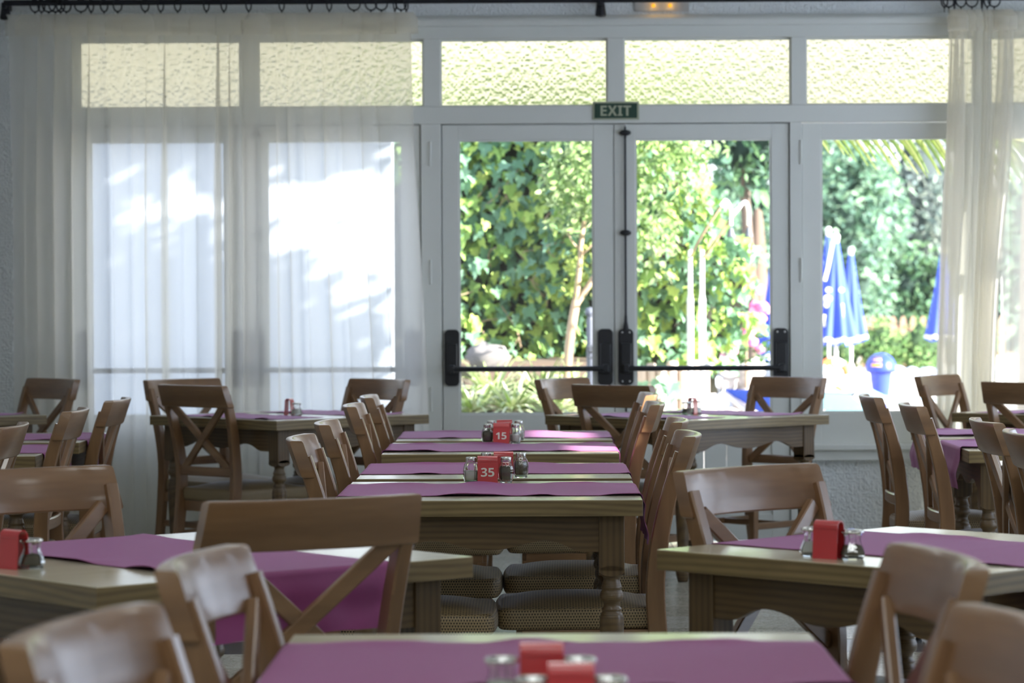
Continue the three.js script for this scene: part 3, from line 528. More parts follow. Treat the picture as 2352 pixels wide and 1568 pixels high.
// faceted shakers
function jarKind(name, body, lid, fill, fillMat, facets) {
  const o = new THREE.Group(); o.name = name; o.userData = { category: 'shaker' };
  const flat = (g) => { g = g.toNonIndexed(); g.computeVertexNormals(); return toCreasedNormals(g, 0.35); };
  part('glass_body', flat(lathe([...body, ...body.slice().reverse().map(([r, y], i, l) => [Math.max(0.001, r - 0.0022), i === l.length - 1 ? y + 0.002 : y]), [0.0001, body[0][1] + 0.002]], facets)), M.jar, o); part('contents', lathe(fill, 16), fillMat, o); part('lid', lathe(lid, 24), M.chrome, o);
  const b = body.filter(([r]) => r > 0.001)[0][0]; part('glass_base', flat(lathe([[0.0001, 0], [b, 0], [b * 1.05, 0.004], [b * 0.98, 0.0055], [0.0001, 0.0055]], facets)), M.jarBase, o);
  return o;
}
M.jarBase = phy({ color: C(0.85, 0.9, 0.88), transmission: 0.85, roughness: 0.05, thickness: 0.004, ior: 1.5 });
const barrel = [[0.019, 0.005], [0.021, 0.006], [0.0235, 0.016], [0.0245, 0.03], [0.0238, 0.044], [0.0205, 0.056], [0.0165, 0.062], [0.0155, 0.066]];
const barrelLid = [[0.0001, 0.0635], [0.0155, 0.0635], [0.0165, 0.0645], [0.016, 0.068], [0.0168, 0.069], [0.016, 0.072], [0.0166, 0.073], [0.0162, 0.0765], [0.014, 0.079], [0.0001, 0.0795]];
const barrelFill = (h) => [[0.0001, 0.0085], [0.0155, 0.0085], [0.0188, 0.016], [0.0198, 0.03], ...(h > 0.046 ? [[0.0192, 0.044], [0.0172, h]] : [[0.0195, h - 0.003], [0.0192, h]]), [0.0001, h + 0.001]];
const waist = [[0.024, 0.005], [0.0285, 0.007], [0.029, 0.012], [0.026, 0.022], [0.0195, 0.036], [0.0182, 0.044], [0.0195, 0.05], [0.0225, 0.056]];
const waistLid = [[0.0001, 0.0555], [0.0225, 0.0555], [0.0245, 0.057], [0.0245, 0.0595], [0.022, 0.0625], [0.012, 0.0642], [0.0001, 0.0645]];
const waistFill = [[0.0001, 0.0085], [0.0235, 0.009], [0.0242, 0.012], [0.0213, 0.022], [0.0175, 0.03], [0.0001, 0.0315]];
const J = { bs: jarKind('salt_shaker', barrel, barrelLid, barrelFill(0.037), M.salt, 10), bp: jarKind('pepper_shaker', barrel, barrelLid, barrelFill(0.05), M.pepper, 10), ws: jarKind('salt_shaker', waist, waistLid, waistFill, M.salt, 8), wp: jarKind('pepper_shaker', waist, waistLid, waistFill, M.pepper, 8) };
const jar = (k, x, z, label) => copy(J[k], label, [x, YT - 0.0002, z], x * 7.3, 'salt and pepper shakers');

const RW = 0.865, RD = 0.83, rowR = runnerGeo(RW / 2 + 0.002, 0.53, 0.12, 0.125, 1), rowR2 = runnerGeo(RW / 2 + 0.002, 0.54, 0.12, 0.12, 2), rowR3 = runnerGeo(RW / 2 + 0.002, 0.53, 0.14, 0.12, 3), rowR4 = runnerGeo(RW / 2 + 0.002, 0.53, 0.12, 0.14, 5);
const RG = 'tables in the row of numbers thirty-five and fifteen', RR = 'purple runners on the row of numbers thirty-five and fifteen';
table('dining_table', 'square oak table carrying number thirty-five, turned legs and scalloped apron in full view', -0.13, -8.31, 0, RW, RD, RG);
table('dining_table', 'square oak table directly behind number thirty-five', -0.127, -9.275, 0, RW, RD, RG);
table('dining_table', 'square oak table carrying number fifteen, sunlit at its edge', -0.124, -10.69, 0, RW, RD, RG);
table('dining_table', 'square oak table directly behind number fifteen, last of the row', -0.12, -11.66, 0, RW, RD, RG);
table('dining_table', 'square oak table in the very front with a blurred purple runner', 0.027, -4.325, 0, RW, RD);
table('dining_table', 'square table below the picture edge carrying the closest red stand', 0.06, -3.36, 0, RW, RD);
runner(rowR, 'purple cloth runner in front of number thirty-five, its torn end hanging down', -0.13, -8.315, 0, RR);
runner(rowR2, 'purple cloth runner on the table directly behind number thirty-five', -0.127, -9.345, 0, RR);
runner(rowR3, 'purple cloth runner in front of number fifteen with a sunlit end', -0.124, -10.68, 0, RR);
runner(rowR2, 'purple cloth runner on the last table behind number fifteen', -0.12, -11.69, 0, RR);
runner(rowR, 'blurred purple cloth runner across the very front table', 0.027, -4.335, 0);
runner(rowR2, 'purple cloth runner on the table below the picture edge', 0.06, -3.3, 0);
table('dining_table', 'square oak table set cornerwise with a purple drape behind the large chair', -0.815, -6.216, 41.3, 0.965, 0.965);
runner(runnerGeo(0.4845, 0.485, 0.12, 0.12, 6, -0.06), 'purple cloth runner hanging behind the crossed braces of the large chair', -0.805, -6.225, 41.3 + 90);
table('dining_table', 'square oak table set cornerwise in front of the pebbled wall, carrying waisted shakers', 0.8875, -6.326, 45, 0.87, 0.87);
runner(runnerGeo(0.437, 0.49, 0.12, 0.14, 8, 0.1), 'purple cloth runner beside the red holder with waisted shakers', 0.885, -6.33, -45);
const BG = 'tables set cornerwise by the glazed wall', bs = runnerGeo(0.38, 0.33, 0, 0, 9), bs2 = runnerGeo(0.36, 0.33, 0, 0, 10), BRN = 'flat purple runners by the glazed wall';
const corner = (label, x, z, deg, la, lb) => {
  table('dining_table', label, x, z, deg, 0.97, 0.97, BG); const a = deg * Math.PI / 180;
  runner(bs, la, x - 0.27 * Math.cos(a), z + 0.27 * Math.sin(a), deg + 90, BRN); runner(bs2, lb, x + 0.27 * Math.cos(a), z - 0.27 * Math.sin(a), deg + 90, BRN);
};
corner('dark oak table set cornerwise before the wide sheer curtain', -1.2, -13.86, 45, 'purple runner on the room side of the table before the wide curtain', 'purple runner on the window side of the table before the wide curtain');
corner('dark oak table set cornerwise before the double doors', 0.735, -13.66, 40, 'purple runner on the room side of the table before the double doors', 'purple runner on the window side of the table before the double doors');
corner('dark oak table before the gathered curtain, cut by the picture edge', 2.72, -13.8, 45, 'purple runner on the room side of the table before the gathered curtain', 'purple runner on the window side of the table before the gathered curtain');
corner('dark oak table before the plaster wall, only its corner in the picture', -3.1, -14.0, 45, 'purple runner on the room side of the table before the plaster wall', 'purple runner on the window side of the table before the plaster wall');
const SG = 'tables of the side rows', SR = 'purple runners on the side rows';
table('dining_table', 'side table near the curtain with purple cloth over its end, farther of the pair', -2.245, -11.66, 0, RW, RD, SG);
table('dining_table', 'side table near the curtain with purple cloth over its end, nearer of the pair', -2.249, -10.69, 0, RW, RD, SG);
table('dining_table', 'side table under the casement window, farther of the pair', 2.04, -11.66, 0, RW, RD, SG);
table('dining_table', 'side table under the casement window with a hanging purple cloth, nearer of the pair', 2.02, -10.76, 0, RW, RD, SG);
table('dining_table', 'side table outside the picture, next along from the casement window pair', 1.99, -9.3, 0, RW, RD, SG);
table('dining_table', 'side table outside the picture, facing the chair cut by the picture edge', -2.249, -9.25, 0, RW, RD, SG);
table('dining_table', 'side table outside the picture, nearest of the casement window row', 1.97, -8.35, 0, RW, RD, SG);
runner(rowR4, 'purple runner folded over the end of the farther curtain-side table', -2.245, -11.69, 0, SR);
runner(rowR4, 'purple runner folded over the end of the nearer curtain-side table', -2.249, -10.7, 0, SR);
runner(rowR3, 'purple runner on the farther side table under the casement window', 2.04, -11.69, 0, SR);
runner(rowR3, 'purple runner hanging in front of a turned leg, nearer table under the casement window', 2.02, -10.78, 0, SR);

stand(-0.143, -8.655, 0, 'red number stand printed with white thirty-five', '35');
stand(-0.097, -8.905, 0, 'plain red number stand just behind number thirty-five');
stand(-0.128, -10.965, 0, 'red number stand printed with white fifteen', '15');
stand(-0.118, -11.25, 0, 'plain red number stand just behind number fifteen');
stand(0.009, -3.94, 0, 'blurred red number stand on the purple runner at the picture bottom, farther of two');
stand(0.047, -3.72, 0, 'blurred red number stand at the picture bottom, nearer of two');
stand(-1.094, -5.93, -42, 'red arched number stand at the picture edge beside the purple drape table shaker');
stand(0.633, -6.09, -38, 'red arched number stand between two waisted shakers before the pebbled wall');
stand(-1.197, -13.83, 78, 'small red number stand seen edge on before the wide curtain');
stand(0.768, -13.72, 70, 'small red number stand hidden behind shakers before the double doors');
jar('bs', -0.194, -8.66, 'salt shaker beside number thirty-five'); jar('bp', -0.087, -8.66, 'pepper shaker beside number thirty-five');
jar('bs', -0.152, -8.915, 'salt shaker with only its lid showing behind number thirty-five'); jar('bp', -0.042, -8.905, 'pepper shaker behind number thirty-five, at the plain red stand');
jar('bp', -0.181, -10.985, 'pepper shaker beside number fifteen'); jar('bs', -0.074, -10.985, 'salt shaker beside number fifteen');
jar('bp', -0.172, -11.26, 'pepper shaker hidden behind the one at number fifteen'); jar('bs', -0.062, -11.26, 'salt shaker peeping out behind the one at number fifteen');
jar('ws', -0.047, -3.93, 'blurred waisted shaker on the front runner, nearest the curtain side'); jar('wp', 0.061, -3.93, 'blurred shaker behind the closer red stand on the front table');
jar('ws', -0.003, -3.725, 'shaker at the bottom edge of the picture, lid only, under the farther red stand'); jar('wp', 0.098, -3.725, 'shaker at the bottom edge of the picture, lid only, beside the closer red stand');
jar('wp', -1.058, -5.935, 'waisted pepper shaker in front of the red arch at the picture edge'); jar('ws', -1.14, -6.01, 'waisted salt shaker cut by the picture edge behind the red arch');
jar('ws', 0.604, -6.15, 'waisted salt shaker half behind the red arch before the pebbled wall'); jar('wp', 0.682, -6.07, 'waisted pepper shaker in front of the red arch before the pebbled wall');
jar('ws', -1.158, -13.79, 'waisted salt shaker alone before the wide curtain');
jar('wp', 0.737, -13.66, 'waisted pepper shaker before the double doors'); jar('ws', 0.79, -13.8, 'waisted salt shaker tucked behind the pepper before the double doors');
// ---------------------------------------------------------------- the garden
const GM = {
  leaf: (r, g, b, t = 0.38) => phy({ color: C(r, g, b), roughness: 0.92, transmission: t, thickness: 0, side: THREE.DoubleSide, specularIntensity: 0.6 }),
  bark: std({ color: C(0.42, 0.3, 0.2), roughness: 0.9 }), darkBark: std({ color: C(0.12, 0.09, 0.07), roughness: 0.95 }),
  soil: std({ color: C(0.12, 0.085, 0.06), roughness: 1 }), stone: std({ color: C(0.55, 0.5, 0.46), roughness: 0.95, bumpMap: rep(stuccoBump, 2), bumpScale: 0.02 }),
  blue: std({ color: C(0.03, 0.07, 0.62), roughness: 0.7 }), sling: std({ color: C(0.02, 0.09, 0.6), roughness: 0.7 }), aqua: std({ color: C(0.3, 0.6, 0.75), roughness: 0.6 }),
  plastic: std({ color: C(0.03, 0.06, 0.5), roughness: 0.3 }), yellow: std({ color: C(0.75, 0.4, 0.02), roughness: 0.5 }), orange: std({ color: C(0.85, 0.16, 0.04), roughness: 0.5 }),
  grey: std({ color: C(0.11, 0.12, 0.15), roughness: 0.5 }), greyDark: std({ color: C(0.05, 0.055, 0.065), roughness: 0.5 }),
  log: std({ color: C(0.62, 0.5, 0.42), roughness: 0.95, bumpMap: rep(tableWood, 1, 3), bumpScale: 0.004 }), picket: std({ color: C(0.3, 0.19, 0.13), roughness: 0.9 }),
};
GM.ivy = [[0.3, 0.48, 0.12], [0.16, 0.32, 0.18], [0.5, 0.65, 0.16], [0.24, 0.42, 0.28]].map((c) => GM.leaf(...c));
// five-lobed leaf, folded along its rib, stalk at the origin, pointing down (-y), facing +z
function lobedLeaf(lobes) {
  const o = lobes ? [[0.04, 0.03], [0.34, 0.1], [0.48, -0.06], [0.36, -0.2], [0.46, -0.42], [0.3, -0.46], [0.2, -0.5], [0.14, -0.78], [0, -1]] : [[0.06, -0.02], [0.2, -0.2], [0.25, -0.42], [0.18, -0.72], [0, -1]];
  const pos = [], idx = [], mid = o.map(([, y]) => y);
  for (const s of [-1, 1]) { const b = pos.length / 3; o.forEach(([x, y], i) => { pos.push(0, Math.min(0, y), -0.03 * Math.sin(-y * 2)); pos.push(s * x, y, 0.16 * x - 0.1 * y * y); }); for (let i = 0; i < o.length - 1; i++) { const a = b + i * 2; s > 0 ? idx.push(a, a + 2, a + 1, a + 1, a + 2, a + 3) : idx.push(a, a + 1, a + 2, a + 1, a + 3, a + 2); } }
  const g = new THREE.BufferGeometry(); g.setAttribute('position', new THREE.Float32BufferAttribute(pos, 3)); g.setIndex(idx); g.computeVertexNormals(); return g;
}
const IVY = lobedLeaf(true), OVAL = lobedLeaf(false);
const dummy = new THREE.Object3D();
function setLeaf(o, p, size, yaw, pitch, roll) { o.position.copy(p); o.rotation.order = 'YXZ'; o.rotation.set(pitch, yaw, roll); o.scale.setScalar(size); }
function instanced(name, geo, mat, n, fn, parent, tints) {
  const m = shadow(new THREE.InstancedMesh(geo, mat, n)); m.name = name; m.userData.kind = 'stuff';
  const c = new THREE.Color();
  for (let i = 0; i < n; i++) { fn(dummy, i); dummy.updateMatrix(); m.setMatrixAt(i, dummy.matrix); const t = tints[Math.floor(rnd() * tints.length)], k = rr(0.8, 1.2); m.setColorAt(i, c.setRGB(t[0] * k, t[1] * k, t[2] * k)); }
  parent.add(m); return m;
}
const blob = (r, sx, sy, sz, sd, amp = 0.25, d = 3) => { const g = mergeVertices(new THREE.IcosahedronGeometry(r, d).deleteAttribute('uv').deleteAttribute('normal')); const p = g.attributes.position, v = V(); for (let i = 0; i < p.count; i++) { v.fromBufferAttribute(p, i); const k = 1 + amp * noise.noise(v.x * 2 / r + sd, v.y * 2 / r, v.z * 2 / r); p.setXYZ(i, v.x * k * sx, v.y * k * sy, v.z * k * sz); } g.computeVertexNormals(); return g; };
{
  const g = struct('ground'); part('paving', boxUV(bx(-30, 40, -0.3, -0.02, -110, ZW - 0.2)), M.deck, g);
}
// white neighbour wall in shade of a tree
{
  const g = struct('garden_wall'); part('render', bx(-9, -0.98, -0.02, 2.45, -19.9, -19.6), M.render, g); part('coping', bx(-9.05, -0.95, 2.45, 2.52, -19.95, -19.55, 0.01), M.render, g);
}
// raised bed
{
  const s = new THREE.Shape(); s.moveTo(0, -0.05); s.lineTo(0, 0.47); s.lineTo(0.9, 0.6); s.lineTo(1.6, 0.85); s.lineTo(3, 0.95); s.lineTo(3, -0.05);
  const e = new THREE.ExtrudeGeometry(s, { depth: 1.5, bevelEnabled: false }); e.rotateY(Math.PI / 2); e.translate(-0.94, 0, -19.1);
  const g = struct('planting_bed_ground'); part('soil', e, GM.soil, g);
}
// ivy bank: single leaves in front, the rest of the mass behind
const ivyFront = (x, y) => -20.95 + 0.55 * sstep(1.25, 1.8, y) * sstep(-0.2, 0.9, x) + 0.22 * noise.noise(x * 1.7, y * 1.7, 3) + 0.1 * noise.noise(x * 5, y * 5, 8);
const ivyEdge = (y) => 1.2 + 0.32 * sstep(2.5, 1.6, y) + 0.12 * sstep(1.9, 1.5, y) - 0.18 * sstep(1.2, 0.8, y) + 0.12 * noise.noise(0, y * 4, 5);
{
  const t = thing('ivy', 'tall bank of broad-leaved ivy filling the view through both door leaves', 'ivy');
  reseed(400);
  const spots = []; while (spots.length < 3600) { const x = rr(-1.35, 1.75), y = rr(0.6, 3.1); if (x > ivyEdge(y) || (x < -0.9 && y < 2.2) || (y < 0.8 && x > 0.5) || y > 2.9 + 0.2 * noise.noise(x * 2, 1, 1)) continue; spots.push([x, y, Math.pow(rnd(), 1.6) * 0.3]); }
  const seen = (s) => s[1] < 2.3 && (s[0] > -0.56 && s[0] < 0.46 || s[0] > 0.74);
  spots.sort((a, b) => (seen(b) - seen(a)) || a[2] - b[2]);
  const place = (o, s) => setLeaf(o, V(s[0], s[1], ivyFront(s[0], s[1]) - s[2]), (rnd() < 0.25 ? rr(0.1, 0.135) : rr(0.055, 0.1)), rr(-0.9, 0.9) + 0.15, rr(-0.95, 0.25), rr(-0.6, 0.6));
  for (let i = 0; i < 300; i++) { const k = rnd(); const m = part('ivy_leaf', IVY, GM.ivy[k < 0.36 ? 0 : k < 0.6 ? 1 : k < 0.82 ? 2 : 3], t); place(m, spots[i]); }
  instanced('ivy_leaves', IVY, GM.leaf(1, 1, 1), 3300, (o, i) => place(o, spots[300 + i]), t, [[0.28, 0.44, 0.12], [0.13, 0.27, 0.16], [0.48, 0.6, 0.15], [0.2, 0.36, 0.24]]);
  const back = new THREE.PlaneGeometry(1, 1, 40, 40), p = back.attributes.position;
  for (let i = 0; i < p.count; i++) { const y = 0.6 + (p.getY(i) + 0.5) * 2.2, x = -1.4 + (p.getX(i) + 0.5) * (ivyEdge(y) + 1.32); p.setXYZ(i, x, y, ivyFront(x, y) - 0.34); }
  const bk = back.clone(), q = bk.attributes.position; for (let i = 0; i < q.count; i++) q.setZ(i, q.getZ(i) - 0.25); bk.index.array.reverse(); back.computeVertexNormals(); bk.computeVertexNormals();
  part('dark_backing', mergeGeometries([back, bk]), std({ color: C(0.03, 0.028, 0.018), roughness: 1 }), t);  // near-black sheet standing in for shade deep between the ivy leaves
  const tw = []; for (let i = 0; i < 26; i++) { const x = rr(-0.7, 1.2), y = rr(0.9, 2.1); tw.push(tube([V(x, y, ivyFront(x, y) - 0.1), V(x + rr(-0.15, 0.15), y + 0.12, ivyFront(x, y) - 0.03), V(x + rr(-0.25, 0.25), y + rr(0.15, 0.35), ivyFront(x, y) - 0.08)], 0.004, 5, 8)); }
  part('twigs', mergeGeometries(tw), GM.bark, t);
}
// slender shrub with pale forked trunk
{
  const t = thing('shrub_tree', 'slender shrub with pale forked trunk and small yellow-green leaves in front of the ivy', 'shrub');
  const z = -19.75, X = (p) => (p - 1226) / 329, Y = (p) => 1.31 + (688 - p) / 329;
  const limb = (name, pts, r0, r1, parent = t) => { const c = new THREE.CatmullRomCurve3(pts).getPoints(18); return part(name, sweep(c, (k) => [...Array(8)].map((_, i) => { const a = i / 8 * 2 * Math.PI, r = r0 + (r1 - r0) * k; return [r * Math.cos(a), r * Math.sin(a)]; }), V(1, 0, 0), 1.2), GM.bark, parent); };
  const tr = limb('trunk', [V(X(1300), 0.45, z), V(X(1303), Y(860), z), V(X(1312), Y(760), z), V(X(1324), Y(690), z)], 0.036, 0.03);
  limb('branch', [V(X(1323), Y(695), z), V(X(1331), Y(620), z + 0.03), V(X(1338), Y(540), z + 0.02), V(X(1350), Y(470), z)], 0.022, 0.013, tr);
  limb('branch', [V(X(1323), Y(700), z), V(X(1345), Y(668), z + 0.02), V(X(1375), Y(620), z + 0.05), V(X(1440), Y(520), z)], 0.024, 0.014, tr);
  limb('branch', [V(X(1335), Y(575), z), V(X(1318), Y(560), z + 0.03), V(X(1303), Y(530), z + 0.03)], 0.008, 0.005, tr);
  limb('branch', [V(X(1337), Y(585), z), V(X(1352), Y(572), z + 0.03), V(X(1372), Y(548), z + 0.06)], 0.008, 0.005, tr);
  reseed(77);
  const cl = []; for (let i = 0; i < 60; i++) { const u = rnd(), a = rr(0, 6.28); cl.push([0.72 + 0.62 * Math.sqrt(u) * Math.cos(a), 2.2 + 0.6 * Math.sqrt(u) * Math.sin(a) * 1.15]); }
  instanced('leaves', OVAL, GM.leaf(1, 1, 1, 0.4), 2600, (o) => { const c = cl[Math.floor(rnd() * cl.length)]; let x = c[0] + rr(-0.12, 0.12), y = c[1] + rr(-0.12, 0.12); setLeaf(o, V(x, y, z + rr(-0.25, 0.2) + 0.1 * noise.noise(x * 3, y * 3, 1)), rr(0.035, 0.075), rr(-1.6, 1.6), rr(-1.2, 0.9), rr(-1.6, 1.6)); }, t, [[0.27, 0.4, 0.13], [0.18, 0.31, 0.1], [0.36, 0.46, 0.2], [0.23, 0.31, 0.15]]);
  instanced('lower_leaves', OVAL, GM.leaf(1, 1, 1, 0.4), 150, (o) => { setLeaf(o, V(X(rr(1290, 1400)), Y(rr(560, 680)), z + rr(-0.1, 0.1)), rr(0.03, 0.06), rr(-1.6, 1.6), rr(-1, 0.9), rr(-1.6, 1.6)); }, t, [[0.28, 0.36, 0.07]]);
}
// striped grass-like plants at the foot
reseed(210);
[[-0.42, 0.5, -19.45, 'spider plant at the hinge side foot of the ivy bank'], [-0.14, 0.52, -19.35, 'spider plant between the other two at the foot of the ivy bank'], [0.16, 0.5, -19.5, 'spider plant nearest the pale forked trunk'], [-0.3, 0.6, -20.0, 'spider plant in the rear row, beside the boulder'], [0.05, 0.6, -20.05, 'spider plant in the rear row, middle of the ivy foot'], [0.3, 0.58, -19.9, 'spider plant in the rear row, behind the pale trunk']].forEach(([x, y, z, label], k) => {
  const t = thing('spider_plant', label, 'plant', [x, y, z], 0, 'striped spider plants');
  const mats = [GM.leaf(0.6, 0.68, 0.38), GM.leaf(0.45, 0.58, 0.22), GM.leaf(0.75, 0.78, 0.55)];
  for (let i = 0; i < 95; i++) {
    const a = rr(0, 6.283), l = rr(0.3, 0.55), up = rr(0.5, 1.15), pts = []; for (let j = 0; j <= 6; j++) { const s = j / 6, h = l * (s * Math.sin(up) - 0.75 * s * s * Math.cos(up) * 0.9), d = l * s * Math.cos(up) * 1.1 + 0.02; pts.push(V(d * Math.cos(a), Math.max(-0.01, h), d * Math.sin(a))); }
    part('blade', sweep(pts, (s) => { const w = 0.013 * (1 - s * s) + 0.001; return [[w, 0], [0, 0.0015], [-w, 0], [0, -0.0015]]; }, V(-Math.sin(a), 0, Math.cos(a)), 0.1), mats[i % 3], t);
  }
});
solo('boulder', blob(0.12, 1.25, 0.85, 0.8, 2, 0.4, 2).translate(-0.33, 0.9, -20.35), std({ color: C(0.2, 0.185, 0.18), roughness: 0.95 }), 'pale boulder lying at the foot of the ivy, hinge side', 'boulder');
solo('bollard', lathe([[0.0001, 0], [0.028, 0], [0.028, 0.72], [0.022, 0.73], [0.022, 0.745], [0.036, 0.755], [0.038, 0.775], [0.03, 0.8], [0.0001, 0.806]], 20).translate(0.385, 0.45, -19.2), GM.grey, 'grey metal bollard with a ball top beside the pale trunk', 'bollard');
{
  const t = thing('litter_box', 'dark grey ribbed box with a lid, partly behind the meeting stile of the doors', 'litter box', [0.455, 0.45, -19.05]);
  part('body', box(0.17, 0.5, 0.17, 0, 0.25, 0, 0.01), GM.grey, t); part('lid', box(0.19, 0.05, 0.19, 0, 0.525, 0, 0.012), GM.greyDark, t); part('rib', box(0.18, 0.015, 0.18, 0, 0.47, 0, 0.004), GM.greyDark, t);
}
// upright logs that hold the bed
{
  const t = thing('log_edging', 'row of pale upright logs holding the bed below the ivy', 'log edging');
  reseed(8); for (let i = 0; i < 9; i++) { const x = 0.62 + i * 0.078, r = rr(0.036, 0.044), h = rr(0.8, 0.88); part('log', lathe([[0.0001, -0.02], [r, -0.02], [r * 1.02, h * 0.5], [r, h - 0.02], [r * 0.85, h], [0.0001, h + 0.004]], 10).translate(x, 0, -20.62 + rr(-0.02, 0.02) - 0.1 * sstep(1.2, 1.7, x)), GM.log, t); }
}
{
  const t = thing('low_plant', 'small blue-green leafy plant in front of the upright logs', 'plant', [0.78, 0.35, -20.3]); reseed(31);
  for (let i = 0; i < 26; i++) setLeaf(part('leaf', IVY, GM.ivy[3], t), V(rr(-0.14, 0.22), rr(0.1, 0.42), rr(-0.1, 0.1)), rr(0.09, 0.14), rr(-0.8, 0.8), rr(-1, 0), rr(-0.7, 0.7));
  part('stem', tube([V(0, -0.38, 0), V(0.02, 0.1, 0), V(0.03, 0.3, 0)], 0.012, 6), GM.bark, t);
}
// outdoor shower
{
  const t = thing('garden_shower', 'white twin-pole garden shower with two curved heads in front of the ivy', 'shower'), z = -20.42, za = -20.08, X = (p) => (p - 1226) / 320, Y = (p) => 1.31 + (686 - p) / 320;
  [[1587, [1606, 548], [1655, 473], 1674], [1615, [1632, 566], [1684, 492], 1714]].forEach(([p, a, b, h], i) => {
    part('pole', lathe([[0.0001, -0.02], [0.024, -0.02], [0.024, 0.4], [0.024, 1.28], [0.026, 1.3], [0.017, 1.34], [0.017, 1.66], [0.0001, 1.66]], 14).translate(X(p), 0, z), M.white, t);
    part('arm', tube([V(X(p), 1.6, z), V(X(a[0]), Y(a[1]), za - 0.05), V(X(b[0]), Y(b[1]), za)], 0.009, 8), GM.picket, t);
    part('hook', tube([V(X(b[0] - 4), Y(b[1] + 2), za), V(X(b[0] + 6), Y(b[1] - 9), za), V(X(h - 8), Y(467), za), V(X(h - 1), Y(482), za), V(X(h), Y(520), za)], 0.0135, 10), M.white, t);
    part('shower_head', lathe([[0.0001, 0], [0.03, 0], [0.031, 0.008], [0.016, 0.05], [0.011, 0.07], [0.0001, 0.072]], 16).translate(X(h), Y(547), za), GM.grey, t);
  });
  part('tap', blob(0.03, 1.4, 0.8, 0.8, 1, 0.1, 2).translate(X(1628), Y(838), z + 0.03), M.steel, t);
}
// flowers on a pale rock wall
{
  const t = thing('rock_wall', 'pale sunlit rock wall below the pink flowers', 'rock wall'); reseed(12);
  for (let i = 0; i < 16; i++) part('rock', blob(rr(0.14, 0.19), 1.1, 0.9, 0.9, i, 0.35, 2).translate(1.45 + (i % 4) * 0.2 + rr(-0.03, 0.03), 0.04 + Math.floor(i / 4) * 0.2, -24 + rr(-0.1, 0.1)), i % 3 ? GM.stone : M.render, t);
  const f = thing('flowering_bush', 'pink flowering bush on top of the pale rock wall', 'flower bush', [1.78, 0.82, -23.7]); part('stem', tube([V(0, -0.9, -0.3), V(0.02, -0.4, -0.28), V(0, 0.1, -0.05)], 0.015, 6), GM.bark, f);
  instanced('leaves', OVAL, GM.leaf(0.1, 0.2, 0.05), 220, (o) => setLeaf(o, V(rr(-0.25, 0.25), rr(-0.05, 0.3), rr(-0.15, 0.1)), rr(0.05, 0.08), rr(-2, 2), rr(-1, 1), rr(-2, 2)), f, [[1, 1, 1], [0.6, 0.8, 0.7]]);
  const petal = std({ color: C(0.8, 0.22, 0.4), roughness: 0.7 }), pale = std({ color: C(0.85, 0.5, 0.62), roughness: 0.7 });
  for (let i = 0; i < 30; i++) part('blossom', blob(rr(0.03, 0.055), 1, 0.9, 0.8, i, 0.4, 2).translate(rr(-0.3, 0.28), rr(0, 0.6) * (0.6 + 0.4 * rnd()), rr(0, 0.14)), i % 3 ? petal : pale, f);
}
// folded parasols
const umb = new THREE.Group(); umb.name = 'parasol'; umb.userData = { category: 'parasol' };
{
  const H = 2.1, y0 = 0.68, N = 48, R = 26, pos = [], idx = [], ring = (t, k) => { const r = 0.03 + 0.15 * Math.pow(t, 0.9) + 0.03 * t * t; return [...Array(N)].map((_, i) => { const a = i / N * 2 * Math.PI, f = 1 + (0.05 + 0.2 * t) * Math.cos(8 * a); return [r * f * Math.cos(a) * k, r * f * Math.sin(a) * k]; }); };
  const canopy = (ta, tb, k) => { const pos = [], idx = []; for (let j = 0; j <= R; j++) { const t = ta + (tb - ta) * j / R; ring(t, k).forEach(([x, z], i) => pos.push(x, H - t * (H - y0) + (t > 0.9 ? 0.03 * Math.cos(8 * i / N * 2 * Math.PI) * (t - 0.9) * 10 : 0), z)); } for (let j = 0; j < R; j++) for (let i = 0; i < N; i++) { const a = j * N + i, b = j * N + (i + 1) % N; idx.push(a, b, a + N, b, b + N, a + N); } const g = new THREE.BufferGeometry(); g.setAttribute('position', new THREE.Float32BufferAttribute(pos, 3)); g.setIndex(idx); g.computeVertexNormals(); return g; };
  const c = part('canopy', canopy(0, 1, 1), GM.blue, umb); c.material.side = THREE.DoubleSide;
  part('border', canopy(0.945, 0.985, 1.03), M.white, c);
  part('finial', lathe([[0.0001, H - 0.03], [0.034, H - 0.03], [0.036, H + 0.02], [0.042, H + 0.04], [0.04, H + 0.075], [0.025, H + 0.095], [0.0001, H + 0.1]], 16), M.white, umb);
  part('pole', new THREE.CylinderGeometry(0.019, 0.019, 2.0, 12).translate(0, 1.0, 0), M.white, umb);
  part('base', lathe([[0.0001, 0.3], [0.03, 0.3], [0.06, 0.2], [0.2, 0.08], [0.24, 0.05], [0.24, -0.02], [0.0001, -0.02]], 24), M.white, umb);
}
function parasol(x, z, top, label, sx = 1, print) {
  const o = copy(umb, label, [x, 0, z], x, 'folded blue parasols'); o.scale.set(sx, top / 2.2, sx);
  if (print) { const dots = [[-0.09, 1.42, 0.032], [-0.1, 1.3, 0.045], [-0.1, 1.22, 0.04], [0.045, 1.42, 0.028]], bars = [[-0.14, 1.0, 0.02, 0.16], [-0.09, 1.0, 0.02, 0.16], [0.05, 1.1, 0.022, 0.26]]; const g = [...dots.map(([a, y, r]) => new THREE.SphereGeometry(r, 12, 8).scale(1, 1.1, 0.3).translate(a, y, 0.125)), ...bars.map(([a, y, w, h]) => box(w * 1.6, h, 0.02, a, y, 0.14, 0.008))]; const m = part('printed_emblem', mergeGeometries(g.map((q) => clean(q))), M.white, o); m.rotation.y = -x; part('white_panel', sweep([V(-0.03, 2.08, 0.02), V(-0.09, 1.72, 0.075), V(-0.125, 1.55, 0.095)], rect(0.03, 0.02, 0.002)), M.white, o).rotation.y = -x; }
  return o;
}
